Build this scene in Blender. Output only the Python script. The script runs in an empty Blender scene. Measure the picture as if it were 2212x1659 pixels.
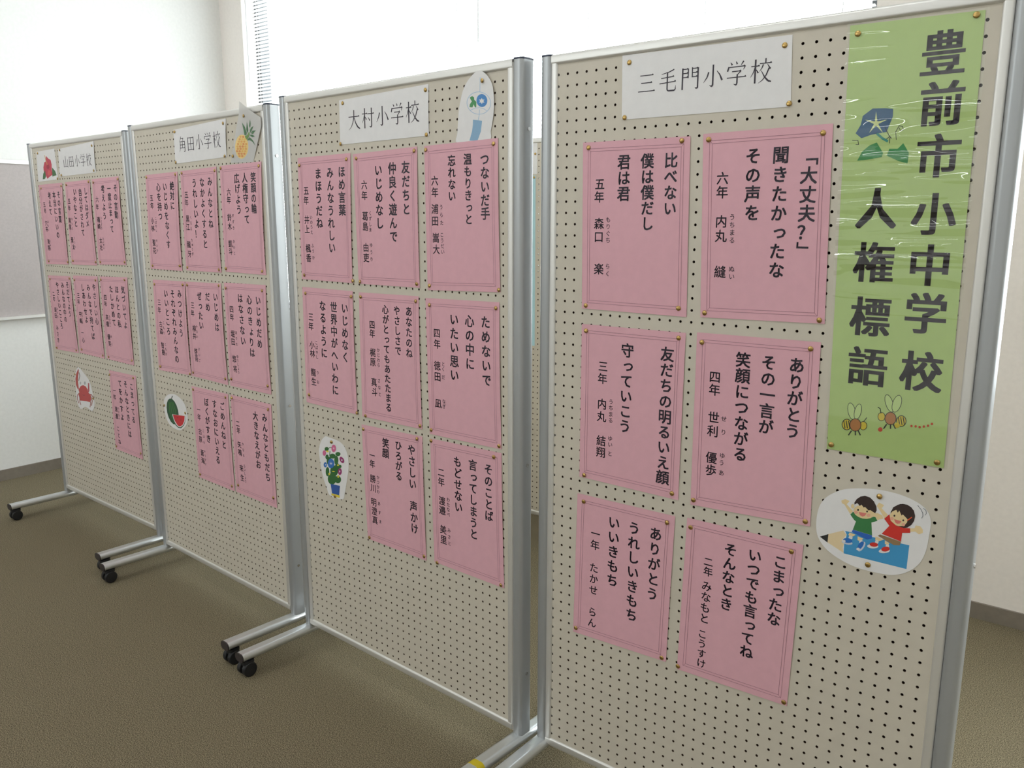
# Display boards with school slogan sheets in a carpeted hall
import bpy, bmesh, math, random
from mathutils import Vector, Matrix
from mathutils.geometry import tessellate_polygon
random.seed(7)
# camera solved from the photograph; metres, z up, floor at z = 0
CAM_F = 1793.764
CAM_C = (1.13862, -1.63594, 1.46261)
CAM_R = [(0.782766, 0.622316, 0.000589), (-0.121768, 0.152235, 0.980814), (-0.610287, 0.76782, -0.194943)]
C = bpy.context.scene.collection
SC = bpy.context.scene
PI = math.pi
# ------------------------------------------------------------------ camera, sky, window light, exposure
cam_data = bpy.data.cameras.new('camera'); cam = bpy.data.objects.new('camera', cam_data); C.objects.link(cam)
cam_data.sensor_width = 36.0; cam_data.lens = CAM_F * 36.0 / 2212.0
cam_data.clip_start = 0.02; cam_data.clip_end = 200
_r, _u, _f = (Vector(v) for v in CAM_R)
cam.matrix_world = Matrix(((_r.x, _u.x, -_f.x, CAM_C[0]), (_r.y, _u.y, -_f.y, CAM_C[1]), (_r.z, _u.z, -_f.z, CAM_C[2]), (0, 0, 0, 1)))
SC.camera = cam
w = bpy.data.worlds.new('overcast_sky'); SC.world = w; w.use_nodes = True
w.node_tree.nodes['Background'].inputs[0].default_value = (0.93, 0.97, 1.0, 1)
w.node_tree.nodes['Background'].inputs[1].default_value = 7.0
SC.view_settings.view_transform = 'Standard'; SC.view_settings.look = 'None'
SC.view_settings.exposure = 0.0; SC.view_settings.gamma = 1.0; SC.view_settings.use_curve_mapping = False
SC.cycles.max_bounces = 10; SC.cycles.diffuse_bounces = 6; SC.cycles.glossy_bounces = 4; SC.cycles.transparent_max_bounces = 12
SC.cycles.sample_clamp_indirect = 8.0
def portal(name, loc, rot, sx, sy):       # guides the sky's light through a window opening, emits nothing itself
    d = bpy.data.lights.new(name, 'AREA'); d.shape = 'RECTANGLE'; d.size = sx; d.size_y = sy; d.cycles.is_portal = True
    o = bpy.data.objects.new(name, d); C.objects.link(o); o.location = loc; o.rotation_euler = rot
BACK, LEFT, RIGHT, FRONT, CEIL = 1.70, -3.95, 6.0, -4.4, 3.05
WINS = [('back', -3.71, 0.172, 0.86, 2.95), ('back', 0.98, 4.6, 0.86, 2.95), ('front', -3.7, -1.3, 2.0, 2.8)]
for side, a, b, z0, z1 in WINS:
    y = BACK + 0.13 if side == 'back' else FRONT - 0.13
    portal('sky_portal', ((a + b) / 2, y, (z0 + z1) / 2), (-PI / 2 if side == 'back' else PI / 2, 0, 0), b - a, z1 - z0)

# ------------------------------------------------------------------ helpers
def lk(o, parent=None):
    C.objects.link(o)
    if parent: o.parent = parent
    return o
def tag(o, label=None, cat=None, group=None, kind=None):
    if label: o['label'] = label
    if cat: o['category'] = cat
    if group: o['group'] = group
    if kind: o['kind'] = kind
    return o
def empty(name, loc, rz=0.0):
    o = bpy.data.objects.new(name, None); C.objects.link(o); o.location = loc; o.rotation_euler = (0, 0, rz); o.empty_display_size = 0.1
    return o
def mesh_obj(name, verts, faces, mat, parent=None, smooth=False, mats=None, idx=None):
    m = bpy.data.meshes.new(name); m.from_pydata(verts, [], faces); m.update()
    for t in (mats or [mat]): m.materials.append(t)
    if idx: m.polygons.foreach_set('material_index', idx)
    if smooth: m.polygons.foreach_set('use_smooth', [True] * len(m.polygons))
    return lk(bpy.data.objects.new(name, m), parent)
class MB:
    def __init__(s): s.v = []; s.f = []
    def box(s, x0, x1, y0, y1, z0, z1):
        n = len(s.v); s.v += [(x, y, z) for z in (z0, z1) for y in (y0, y1) for x in (x0, x1)]
        s.f += [tuple(n + i for i in q) for q in ((0, 2, 3, 1), (4, 5, 7, 6), (0, 1, 5, 4), (2, 6, 7, 3), (0, 4, 6, 2), (1, 3, 7, 5))]
        return s
    def prism(s, prof, axis, a, b, cap=True):        # closed profile swept along an axis; prof in the other two axes
        n = len(s.v); k = len(prof)
        for t in (a, b):
            for p, q in prof: s.v.append({'x': (t, p, q), 'y': (p, t, q), 'z': (p, q, t)}[axis])
        s.f += [(n + i, n + (i + 1) % k, n + k + (i + 1) % k, n + k + i) for i in range(k)]
        if cap: s.f += [tuple(n + i for i in range(k))[::-1], tuple(n + k + i for i in range(k))]
        return s
    def build(s, name, mat, parent=None, smooth=False):
        o = mesh_obj(name, s.v, s.f, mat, parent)
        bm = bmesh.new(); bm.from_mesh(o.data); bmesh.ops.recalc_face_normals(bm, faces=bm.faces); bm.to_mesh(o.data); bm.free()
        if smooth:
            for p in o.data.polygons: p.use_smooth = len(p.vertices) == 4
            o.data.set_sharp_from_angle(angle=math.radians(40))
        return o
def superprof(cx, cy, hx, hy, r, n=6):
    out = []
    for sx, sy, a0 in ((1, 1, 0), (-1, 1, 90), (-1, -1, 180), (1, -1, 270)):
        for i in range(n + 1):
            a = math.radians(a0 + 90 * i / n)
            out.append((cx + sx * (hx - r) + r * math.cos(a), cy + sy * (hy - r) + r * math.sin(a)))
    return out
# ------------------------------------------------------------------ materials
def mat(name, col, rough=0.6, metal=0.0, **kw):
    m = bpy.data.materials.new(name); m.use_nodes = True; b = m.node_tree.nodes['Principled BSDF']
    b.inputs['Base Color'].default_value = (*col, 1); b.inputs['Roughness'].default_value = rough; b.inputs['Metallic'].default_value = metal
    for k, v in kw.items(): b.inputs[k].default_value = v
    return m
def noisy(m, scale, amt, bump=0.0, dist=0.001, detail=4, stretch=None):
    nt = m.node_tree; b = nt.nodes['Principled BSDF']; tc = nt.nodes.new('ShaderNodeTexCoord')
    n = nt.nodes.new('ShaderNodeTexNoise'); n.inputs['Scale'].default_value = scale; n.inputs['Detail'].default_value = detail
    if stretch:
        mp = nt.nodes.new('ShaderNodeMapping'); mp.inputs['Scale'].default_value = stretch
        nt.links.new(tc.outputs['Object'], mp.inputs[0]); nt.links.new(mp.outputs[0], n.inputs['Vector'])
    else: nt.links.new(tc.outputs['Object'], n.inputs['Vector'])
    col = b.inputs['Base Color'].default_value[:]
    r = nt.nodes.new('ShaderNodeValToRGB'); r.color_ramp.elements[0].position = 0.32; r.color_ramp.elements[1].position = 0.68
    r.color_ramp.elements[0].color = tuple(c * (1 - amt) for c in col[:3]) + (1,); r.color_ramp.elements[1].color = tuple(min(1, c * (1 + amt)) for c in col[:3]) + (1,)
    nt.links.new(n.outputs['Fac'], r.inputs[0]); nt.links.new(r.outputs[0], b.inputs['Base Color'])
    if bump:
        bp = nt.nodes.new('ShaderNodeBump'); bp.inputs['Strength'].default_value = bump; bp.inputs['Distance'].default_value = dist
        nt.links.new(n.outputs['Fac'], bp.inputs['Height']); nt.links.new(bp.outputs[0], b.inputs['Normal'])
    return m
M_wall = noisy(mat('painted_wall', (.92, .86, .82), .75), 60, .02, .1)
M_wall_side = noisy(mat('painted_side_wall', (.86, .85, .83), .75), 60, .02, .1)
M_ceil = mat('ceiling_board', (.80, .80, .78), .9)
M_base = noisy(mat('vinyl_baseboard', (.235, .20, .165), .5), 40, .06)
def carpet():
    m = mat('loop_pile_carpet', (.3, .27, .2), .95); nt = m.node_tree; b = nt.nodes['Principled BSDF']; tc = nt.nodes.new('ShaderNodeTexCoord')
    n1 = nt.nodes.new('ShaderNodeTexNoise'); n1.inputs['Scale'].default_value = 330; n1.inputs['Detail'].default_value = 5
    n2 = nt.nodes.new('ShaderNodeTexVoronoi'); n2.inputs['Scale'].default_value = 330
    n3 = nt.nodes.new('ShaderNodeTexNoise'); n3.inputs['Scale'].default_value = 620
    for n in (n1, n2, n3): nt.links.new(tc.outputs['Object'], n.inputs['Vector'])
    r = nt.nodes.new('ShaderNodeValToRGB'); e = r.color_ramp.elements
    e[0].position = .36; e[0].color = (.060, .045, .022, 1); e[1].position = .66; e[1].color = (.34, .285, .185, 1)
    k = e.new(.5); k.color = (.170, .138, .080, 1)
    mx = nt.nodes.new('ShaderNodeMath'); mx.operation = 'ADD'; ml = nt.nodes.new('ShaderNodeMath'); ml.operation = 'MULTIPLY_ADD'
    nt.links.new(n3.outputs['Fac'], ml.inputs[0]); ml.inputs[1].default_value = 1.0; ml.inputs[2].default_value = -.5
    nt.links.new(n1.outputs['Fac'], mx.inputs[0]); nt.links.new(ml.outputs[0], mx.inputs[1])
    nt.links.new(mx.outputs[0], r.inputs[0]); nt.links.new(r.outputs[0], b.inputs['Base Color'])
    bp = nt.nodes.new('ShaderNodeBump'); bp.inputs['Strength'].default_value = .35; bp.inputs['Distance'].default_value = .0015
    nt.links.new(n2.outputs['Distance'], bp.inputs['Height']); nt.links.new(bp.outputs[0], b.inputs['Normal'])
    return m
M_carpet = carpet()
M_board = noisy(mat('painted_pegboard', (.600, .545, .455), .55), 25, .025)
M_hard = mat('bare_brown_hardboard', (.085, .045, .024), .8)
M_alu = mat('anodised_aluminium', (.42, .43, .44), .38, .5)
M_alu_rail = mat('satin_aluminium_rail', (.74, .72, .69), .42, .6)
M_foot = mat('satin_aluminium_foot', (.70, .72, .73), .33, .8)
M_cap = mat('navy_plastic_cap', (.012, .018, .05), .4)
M_endcap = mat('dark_plastic_cap', (.035, .028, .03), .45)
M_rubber = mat('black_caster', (.010, .010, .012), .5)
M_screw = mat('steel_screw', (.7, .68, .66), .22, 1.0)
M_tape = mat('yellow_tape', (.60, .46, .01), .5)
M_brass = mat('brass_tack', (.50, .33, .12), .28, 1.0)
M_pink = noisy(mat('pink_paper', (.72, .395, .455), .7), 45, .02)
M_white = noisy(mat('white_paper', (.79, .77, .77), .6), 45, .015)
M_green = noisy(mat('yellow_green_paper', (.43, .565, .205), .45), 45, .02)
M_ink = mat('black_print', (.030, .020, .034), .5)
M_line = mat('thin_border_print', (.36, .17, .21), .6)
M_bulletin = noisy(mat('notice_board_fabric', (.47, .42, .41), .9), 90, .04, .1)
M_slat = mat('white_blind_slat', (.82, .83, .84), .4)
M_frame_dark = mat('dark_window_frame', (.10, .105, .11), .4, .5)
M_frame_white = mat('white_window_trim', (.8, .8, .79), .4)
M_blue = mat('pale_blue_paper', (.45, .68, .74), .6)
def see_through(name, col, rough, transp, ior=1.45):
    m = bpy.data.materials.new(name); m.use_nodes = True; nt = m.node_tree; nt.nodes.clear()
    o = nt.nodes.new('ShaderNodeOutputMaterial'); t = nt.nodes.new('ShaderNodeBsdfTransparent'); g = nt.nodes.new('ShaderNodeBsdfGlossy')
    f = nt.nodes.new('ShaderNodeFresnel'); mx = nt.nodes.new('ShaderNodeMixShader'); f.inputs['IOR'].default_value = ior
    t.inputs[0].default_value = (*col, 1); g.inputs['Roughness'].default_value = rough
    ge = nt.nodes.new('ShaderNodeNewGeometry'); inv = nt.nodes.new('ShaderNodeMath'); inv.operation = 'SUBTRACT'; inv.inputs[0].default_value = 1.0
    mu = nt.nodes.new('ShaderNodeMath'); mu.operation = 'MULTIPLY'; nt.links.new(ge.outputs['Backfacing'], inv.inputs[1])
    nt.links.new(inv.outputs[0], mu.inputs[0]); nt.links.new(f.outputs[0], mu.inputs[1])      # reflect once, on the side the ray enters
    nt.links.new(mu.outputs[0], mx.inputs[0]); nt.links.new(t.outputs[0], mx.inputs[1]); nt.links.new(g.outputs[0], mx.inputs[2]); nt.links.new(mx.outputs[0], o.inputs[0])
    return m
M_glass = see_through('window_glass', (.96, .98, .97), .0, 1)
M_film = see_through('laminate_film', (.98, .99, .97), .03, 1, 1.85)
def translucent_paper():
    m = mat('translucent_white_sheet', (.74, .72, .70), .5); nt = m.node_tree; b = nt.nodes['Principled BSDF']; o = nt.nodes['Material Output']
    t = nt.nodes.new('ShaderNodeBsdfTransparent'); mx = nt.nodes.new('ShaderNodeMixShader'); mx.inputs[0].default_value = .30
    nt.links.new(b.outputs[0], mx.inputs[1]); nt.links.new(t.outputs[0], mx.inputs[2]); nt.links.new(mx.outputs[0], o.inputs[0]); return m
M_trans = translucent_paper()
# ------------------------------------------------------------------ the room
def struct(o): o['kind'] = 'structure'; return o
mb = MB(); mb.box(LEFT - .2, RIGHT + .2, FRONT - .3, BACK + .3, -.1, 0); struct(mb.build('floor', M_carpet))
mb = MB(); mb.box(LEFT - .2, RIGHT + .2, FRONT - .3, BACK + .3, CEIL, CEIL + .12); struct(mb.build('ceiling', M_ceil))
struct(MB().box(LEFT - .2, LEFT, FRONT - .25, BACK + .25, 0, CEIL).build('wall_left', M_wall_side))
struct(MB().box(RIGHT, RIGHT + .2, FRONT - .25, BACK + .25, 0, CEIL).build('wall_right', M_wall_side))
def holed(side, y0, y1, m):
    ws = [q for q in WINS if q[0] == side]; mb = MB(); x = LEFT
    for _, a, b, z0, z1 in ws:
        mb.box(x, a, y0, y1, 0, CEIL); mb.box(a, b, y0, y1, 0, z0); mb.box(a, b, y0, y1, z1, CEIL); x = b
    mb.box(x, RIGHT, y0, y1, 0, CEIL)
    struct(mb.build('wall_' + side, m))
holed('back', BACK, BACK + .22, M_wall); holed('front', FRONT - .22, FRONT, M_wall_side)
struct(MB().box(LEFT, RIGHT, BACK - .010, BACK, 0, .062).build('baseboard_back', M_base))
struct(MB().box(LEFT, LEFT + .010, FRONT, BACK - .010, 0, .062).build('baseboard_left', M_base))
struct(MB().box(RIGHT - .010, RIGHT, FRONT, BACK - .010, 0, .062).build('baseboard_right', M_base))
struct(MB().box(LEFT + .010, RIGHT - .010, FRONT, FRONT + .010, 0, .062).build('baseboard_front', M_base))
for k, (side, a, b, z0, z1) in enumerate(WINS):
    yc = BACK + .13 if side == 'back' else FRONT - .13
    win = struct(empty('window_%d' % (k + 1), ((a + b) / 2, yc, z0)))
    W2 = (b - a) / 2; H = z1 - z0; mb = MB()
    mb.box(-W2, W2, -.035, .035, 0, .045).box(-W2, W2, -.035, .035, H - .045, H).box(-W2, -W2 + .045, -.035, .035, .045, H - .045).box(W2 - .045, W2, -.035, .035, .045, H - .045)
    mb.build('window_frame', M_frame_dark, win)
    n = 2
    for i in range(1, n):
        x = -W2 + 2 * W2 * i / n; MB().box(x - .015, x + .015, -.03, .03, .045, H - .045).build('mullion', M_frame_white, win)
    for i in range(n):
        xa = -W2 + 2 * W2 * i / n + (.015 if i else .045); xb = -W2 + 2 * W2 * (i + 1) / n - (.015 if i < n - 1 else .045)
        MB().box(xa, xb, -.003, .003, .045, H - .045).build('pane', M_glass, win)
    if side == 'back':
        s = -1
        MB().box(-W2 - .03, W2 + .03, -.155, -.035, -.03, 0).build('window_sill', M_frame_white, win)
M_fill_light = mat('fill_light_diffuser', (.9, .9, .9), .5); M_fill_light.node_tree.nodes['Principled BSDF'].inputs['Emission Color'].default_value = (.95, .98, 1, 1); M_fill_light.node_tree.nodes['Principled BSDF'].inputs['Emission Strength'].default_value = 20.0  # unseen fill lights, added to brighten the board tops and streak the laminate
for k, (x, y) in enumerate([(-2.3, -.85), (.1, -.85), (2.5, -.85), (-2.3, -3.2), (.1, -3.2), (2.5, -3.2)]):
    lp = tag(empty('ceiling_fill_light', (x, y, CEIL)), 'added ceiling fill light, %s one of the row %s the boards' % (('leftmost', 'middle', 'rightmost')[k % 3], 'nearest' if k < 3 else 'farther from'), 'fill light', 'added ceiling fill lights')
    MB().box(-.62, .62, -.12, .12, -.06, 0).build('housing', M_frame_white, lp)
    MB().box(-.60, .60, -.035, .035, -.075, -.06).build('diffuser', M_fill_light, lp)
# blinds: two side by side in the back window, every slat a piece of its own
def slat_mesh(length):
    pr = []
    tilt = math.radians(-13)
    for i in range(5):
        t = -1 + i / 2.0; y, z = .0125 * t, .0022 * (1 - t * t) + .0004
        pr.append((y * math.cos(tilt) - z * math.sin(tilt), y * math.sin(tilt) + z * math.cos(tilt)))
    for i in range(4, -1, -1):
        t = -1 + i / 2.0; y, z = .0125 * t, .0022 * (1 - t * t) - .0004
        pr.append((y * math.cos(tilt) - z * math.sin(tilt), y * math.sin(tilt) + z * math.cos(tilt)))
    mb = MB().prism(pr, 'x', -length / 2, length / 2); o = mb.build('slat', M_slat); return o
a, b, z0, z1 = WINS[0][1:]
midx = (a + b) / 2; pitch = .0215
for xa, xb, lab in ((a + .012, midx - .006, 'white venetian blind over the left half of the window, by the corner'), (midx + .006, b - .012, 'white venetian blind over the right half of the window, above nearest boards')):
    L_ = xb - xa; bl = tag(empty('venetian_blind', ((xa + xb) / 2, BACK + .035, z1)), lab, 'blind', 'venetian blinds in the window')
    MB().box(-L_ / 2, L_ / 2, -.02, .02, -.035, -.002).build('headrail', M_slat, bl)
    s0 = slat_mesh(L_ - .006); s0.parent = bl
    n = int((z1 - z0 - .075) / pitch)
    for i in range(n):
        s = s0 if i == 0 else lk(s0.copy(), bl)
        s.location = (random.uniform(-.0015, .0015), 0, -.052 - pitch * i); s.rotation_euler = (random.uniform(-.03, .03), 0, 0)
    zb = -.052 - pitch * n
    MB().box(-L_ / 2, L_ / 2, -.012, .012, zb - .009, zb + .006).build('bottom_rail', M_slat, bl)
    for fx in (-.44, -.15, .15, .44):
        MB().box(fx * L_ - .0012, fx * L_ + .0012, -.0145, -.0125, zb, -.03).build('ladder_cord', M_slat, bl)
    o = MB().prism([(.004 * math.cos(t), .004 * math.sin(t)) for t in [2 * PI * q / 8 for q in range(8)]], 'z', -.62, -.03).build('tilt_wand', M_slat, bl); o.location = (-L_ / 2 + .03, -.03, 0)
# notice board on the left wall
nb = tag(empty('notice_board', (LEFT, -.6, .912)), 'large greyish pink notice board with aluminium rails on left wall', 'notice board')
MB().box(0.002, .016, -1.2, 1.35, .016, .846).build('fabric_panel', M_bulletin, nb)
MB().box(0.001, .026, -1.2, 1.35, .846, .866).build('top_rail', M_alu_rail, nb)
MB().box(0.001, .046, -1.2, 1.35, 0, .016).build('bottom_rail', M_alu_rail, nb)
MB().box(0.001, .026, 1.35, 1.37, 0, .866).build('side_rail', M_alu_rail, nb)
MB().box(0.001, .026, -1.22, -1.2, 0, .866).build('side_rail', M_alu_rail, nb)
# ------------------------------------------------------------------ measured layout (millimetres on each board, from its first peg hole)
TAPE_Y = -0.165
PANELS = [(0.0,0.0,0.0,1.7863,1.0215,1.0328),(-1.0134,0.0099,-0.0452,1.7842,1.0272,1.0209),(-2.0691,0.0743,-0.0529,1.7727,1.0163,1.0119),(-3.1528,0.1387,-0.0229,1.7652,1.0007,1.0009)]
SHEETS = [
(0,'pink','top left',[(45.7,-153.4),(313.1,-154.8),(321.1,-531.3),(50.0,-530.6)],[('比べない',270.4,-201.3,272.0,-301.3,'b'),('僕は僕だし',213.2,-200.3,218.1,-333.3,'b'),('君は君',154.9,-200.2,155.9,-268.5,'b'),('五年',93.1,-246.0,92.1,-274.6,'n'),('森口',93.0,-333.8,93.1,-363.4,'n'),('もりぐち',117.6,-325.1,118.2,-370.8,'r'),('楽',94.9,-436.5,94.9,-436.5,'n'),('らく',118.7,-429.2,119.1,-446.4,'r')],[(61.0,-165.1),(293.9,-162.8),(301.8,-513.6),(61.1,-522.9)],1),
(0,'pink','top right',[(341.7,-152.0),(603.8,-148.8),(615.3,-523.3),(353.5,-529.3)],[('「大丈夫？」',564.4,-205.4,566.9,-384.4,'b'),('聞きたかったな',507.8,-200.9,513.0,-423.2,'b'),('その声を',451.7,-200.4,456.0,-311.1,'b'),('六年',388.9,-241.6,389.4,-269.6,'n'),('内丸',390.6,-328.3,391.3,-357.7,'n'),('うちまる',414.2,-319.6,416.3,-366.1,'r'),('縫',393.2,-431.3,393.2,-431.3,'n'),('ぬい',418.6,-424.6,419.5,-440.0,'r')],[(355.0,-164.0),(586.6,-164.8),(604.8,-516.7),(363.0,-519.2)],1),
(0,'pink','middle left',[(50.7,-567.3),(321.1,-566.0),(319.3,-947.0),(51.1,-944.0)],[('友だちの明るいえ顔',278.9,-616.8,278.1,-901.1,'b'),('守っていこう',177.1,-618.6,175.8,-797.0,'b'),('三年',112.5,-662.4,111.5,-691.9,'n'),('内丸',111.9,-752.8,111.4,-783.3,'n'),('うちまる',136.7,-744.1,136.8,-789.0,'r'),('結翔',111.7,-842.7,111.2,-871.1,'n'),('ゆい',136.8,-833.1,137.2,-847.9,'r'),('と',137.2,-870.2,137.2,-870.2,'r')],[(63.6,-582.3),(304.7,-578.4),(303.5,-933.9),(65.6,-937.2)],1),
(0,'pink','middle right',[(347.3,-562.4),(610.9,-559.9),(616.3,-938.7),(349.7,-950.2)],[('ありがとう',567.0,-609.8,567.5,-745.5,'b'),('その一言が',509.4,-610.8,511.6,-745.5,'b'),('笑顔につながる',454.4,-611.2,459.5,-813.6,'b'),('四年',393.5,-654.4,394.1,-682.3,'n'),('世利',395.2,-743.0,394.6,-773.4,'n'),('せり',418.7,-742.6,419.4,-771.9,'r'),('優歩',394.4,-833.1,394.6,-861.3,'n'),('ゆう',419.3,-824.3,418.7,-840.2,'r'),('あ',419.3,-862.7,419.3,-862.7,'r')],[(360.0,-582.9),(591.9,-574.4),(606.0,-930.0),(356.9,-938.1)],1),
(0,'pink','bottom left',[(46.5,-987.9),(313.6,-986.5),(304.9,-1351.2),(40.0,-1360.2)],[('ありがとう',266.2,-1040.2,262.8,-1190.6,'b'),('うれしいきもち',209.0,-1040.2,208.5,-1261.2,'b'),('いいきもち',153.4,-1039.5,152.5,-1187.7,'b'),('一年',101.5,-1080.0,100.7,-1109.8,'n'),('たかせ',99.0,-1170.0,98.8,-1228.7,'n'),('らん',97.1,-1288.2,96.2,-1317.2,'n')],[(65.7,-1005.1),(294.2,-1005.6),(293.6,-1344.2),(48.6,-1347.1)],1),
(0,'pink','bottom right',[(343.3,-982.7),(605.6,-981.3),(595.4,-1351.7),(334.2,-1358.6)],[('こまったな',560.6,-1030.8,554.7,-1161.4,'b'),('いつでも言ってね',505.0,-1030.7,498.8,-1257.1,'b'),('そんなとき',449.7,-1031.8,446.3,-1160.7,'b'),('二年',399.4,-1073.5,400.0,-1096.8,'n'),('みなもと',398.3,-1131.8,396.4,-1210.5,'n'),('こうすけ',393.6,-1249.8,394.2,-1322.4,'n')],[(353.1,-1003.2),(582.2,-1001.6),(588.4,-1344.4),(336.4,-1350.7)],1),
(0,'title','title',[(143.4,22.9),(515.7,18.1),(521.2,-112.2),(145.8,-110.3)],[('三毛門小学校',205.7,-38.2,458.4,-40.6,'t')],[(161.4,6.7),(502.2,0.9),(517.7,-106.5),(153.1,-106.4)],0.6),
(0,'green','banner',[(621.4,20.1),(838.8,15.7),(848.4,-770.5),(637.5,-770.3)],[('豊',780.9,-44.7,780.9,-44.7,'g'),('前',785.9,-128.0,785.9,-128.0,'g'),('市',788.1,-215.4,788.1,-215.4,'g'),('小',790.2,-314.3,790.2,-314.3,'g'),('中',791.4,-404.3,791.4,-404.3,'g'),('学',792.8,-490.9,792.8,-490.9,'g'),('校',795.0,-596.9,795.0,-596.9,'g'),('人',693.2,-304.3,693.2,-304.3,'g'),('権',696.3,-402.4,696.3,-402.4,'g'),('標',697.9,-503.2,697.9,-503.2,'g'),('語',700.5,-598.1,700.5,-598.1,'g')],[(636.3,4.3),(826.2,9.5),(836.8,-761.3),(645.7,-760.5)],1),
(1,'pink','top right',[(572.7,-135.0),(832.5,-130.0),(839.1,-501.0),(575.7,-510.0)],[('つないだ手',788.7,-177.5,790.7,-308.4,'b'),('温もりきっと',730.4,-174.9,732.6,-322.3,'b'),('忘れない',673.4,-176.0,673.5,-263.8,'b'),('六年',610.2,-223.7,610.2,-253.5,'n'),('浦田',609.5,-296.0,609.5,-326.7,'n'),('うらた',633.4,-291.2,634.4,-331.1,'r'),('嵩大',611.4,-370.4,612.1,-400.5,'n'),('こうだい',634.4,-362.5,636.3,-406.2,'r')],[(579.1,-144.7),(818.1,-142.6),(834.2,-495.2),(583.3,-497.8)],2.5),
(1,'pink','top middle',[(277.0,-141.2),(545.3,-134.3),(544.2,-505.6),(282.6,-507.7)],[('友だちと',499.3,-185.7,499.3,-295.2,'b'),('仲良く遊んで',444.2,-186.4,443.3,-369.1,'b'),('いじめなし',386.0,-189.0,386.2,-333.6,'b'),('六年',322.9,-227.1,322.5,-256.7,'n'),('葛島',322.6,-313.8,321.9,-342.6,'n'),('くずしま',345.6,-305.7,344.0,-351.7,'r'),('由吏',321.6,-401.8,321.3,-431.0,'n'),('ゆうり',345.0,-395.0,345.0,-434.8,'r')],[(291.5,-153.6),(534.5,-144.7),(533.4,-495.8),(289.9,-501.6)],2.5),
(1,'pink','top left',[(9.2,-139.6),(265.9,-137.2),(253.6,-507.3),(1.0,-507.3)],[('ほめ言葉',223.0,-187.6,220.4,-296.2,'b'),('みんなうれしい',167.3,-188.2,163.2,-406.6,'b'),('まほうだね',109.4,-188.8,106.6,-333.8,'b'),('五年',45.8,-237.3,43.5,-266.5,'n'),('井上',42.6,-324.1,41.7,-352.4,'n'),('いのうえ',65.1,-316.6,64.8,-361.6,'r'),('楓香',42.6,-410.7,42.6,-440.2,'n'),('ふう',66.3,-402.1,67.3,-418.3,'r'),('か',67.1,-438.6,67.1,-438.6,'r')],[(16.6,-161.8),(247.0,-153.6),(256.1,-500.6),(15.8,-494.1)],2.5),
(1,'pink','middle right',[(566.0,-531.9),(835.4,-526.1),(841.7,-906.4),(572.5,-911.2)],[('ためないで',788.8,-579.6,791.9,-729.6,'b'),('心の中に',731.7,-581.4,732.6,-693.9,'b'),('いたい思い',675.1,-581.5,674.1,-731.3,'b'),('四年',608.7,-623.7,609.0,-653.6,'n'),('徳田',608.3,-713.4,608.7,-743.3,'n'),('とく',631.7,-706.2,631.4,-719.6,'r'),('だ',631.7,-742.2,631.7,-742.2,'r'),('凪',609.4,-818.4,609.4,-818.4,'n'),('なぎ',632.0,-809.4,632.0,-823.5,'r')],[(581.9,-549.6),(824.4,-541.4),(833.6,-898.5),(579.1,-898.6)],2.5),
(1,'pink','middle column second row',[(281.2,-532.7),(538.8,-528.9),(541.9,-903.2),(277.4,-907.5)],[('あなたのね',498.6,-573.4,497.1,-690.2,'b'),('やさしさで',447.8,-574.6,449.4,-688.8,'b'),('心がとってもあたたまる',398.4,-574.8,401.2,-861.2,'b'),('四年',337.6,-623.4,337.1,-649.6,'n'),('梶原',336.7,-705.8,336.2,-733.7,'n'),('かじわら',362.2,-695.8,362.1,-740.1,'r'),('真斗',338.1,-793.6,339.1,-823.1,'n'),('さなと',361.1,-786.7,362.8,-827.1,'r')],[(289.6,-545.8),(527.6,-543.1),(533.7,-894.2),(293.7,-903.0)],2.5),
(1,'pink','middle left',[(0.9,-531.9),(252.2,-531.2),(254.1,-905.6),(-6.1,-904.6)],[('いじめなく',213.0,-584.7,208.2,-733.1,'b'),('世界中がへいわに',158.6,-585.2,150.4,-843.4,'b'),('なるように',102.8,-584.7,101.3,-732.0,'b'),('三年',39.9,-623.5,38.5,-653.2,'n'),('小林',38.7,-712.3,38.9,-740.0,'n'),('こばやし',62.8,-703.4,63.1,-749.4,'r'),('龍生',39.5,-800.4,39.5,-830.8,'n'),('り',62.7,-799.0,62.7,-799.0,'r'),('お',61.8,-829.4,61.8,-829.4,'r')],[(16.4,-551.2),(245.8,-547.4),(253.1,-900.1),(10.5,-877.7)],2.5),
(1,'pink','bottom right',[(573.5,-923.9),(841.7,-916.3),(850.6,-1288.8),(582.2,-1289.6)],[('そのことば',795.8,-969.0,797.6,-1097.5,'b'),('言ってしまうと',738.6,-968.8,740.7,-1163.7,'b'),('もどせない',680.7,-970.7,683.0,-1100.1,'b'),('二年',616.0,-1014.1,616.2,-1041.8,'n'),('渡邉',617.9,-1096.7,618.6,-1124.7,'n'),('わたなべ',642.6,-1087.9,643.0,-1131.3,'r'),('美里',620.7,-1181.4,621.8,-1211.3,'n'),('みさと',644.2,-1178.0,645.1,-1216.2,'r')],[(577.6,-930.2),(816.0,-931.2),(839.3,-1282.6),(593.2,-1288.7)],2),
(1,'pink','bottom middle',[(272.2,-933.1),(541.8,-924.8),(548.8,-1295.8),(283.5,-1297.0)],[('やさしい\u3000声かけ',496.0,-971.5,501.7,-1208.5,'b'),('ひろがる',438.9,-969.3,438.6,-1061.8,'b'),('笑顔',382.3,-972.1,380.9,-1003.3,'b'),('一年',318.1,-1021.8,317.8,-1048.5,'n'),('勝川',318.0,-1095.3,318.0,-1125.0,'n'),('かつかわ',342.2,-1086.2,341.0,-1131.3,'r'),('明澄真',318.3,-1169.6,321.5,-1226.8,'n'),('あすま',343.2,-1168.9,346.5,-1225.8,'r')],[(280.5,-946.6),(520.4,-934.2),(539.2,-1284.4),(292.0,-1291.3)],2.5),
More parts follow.
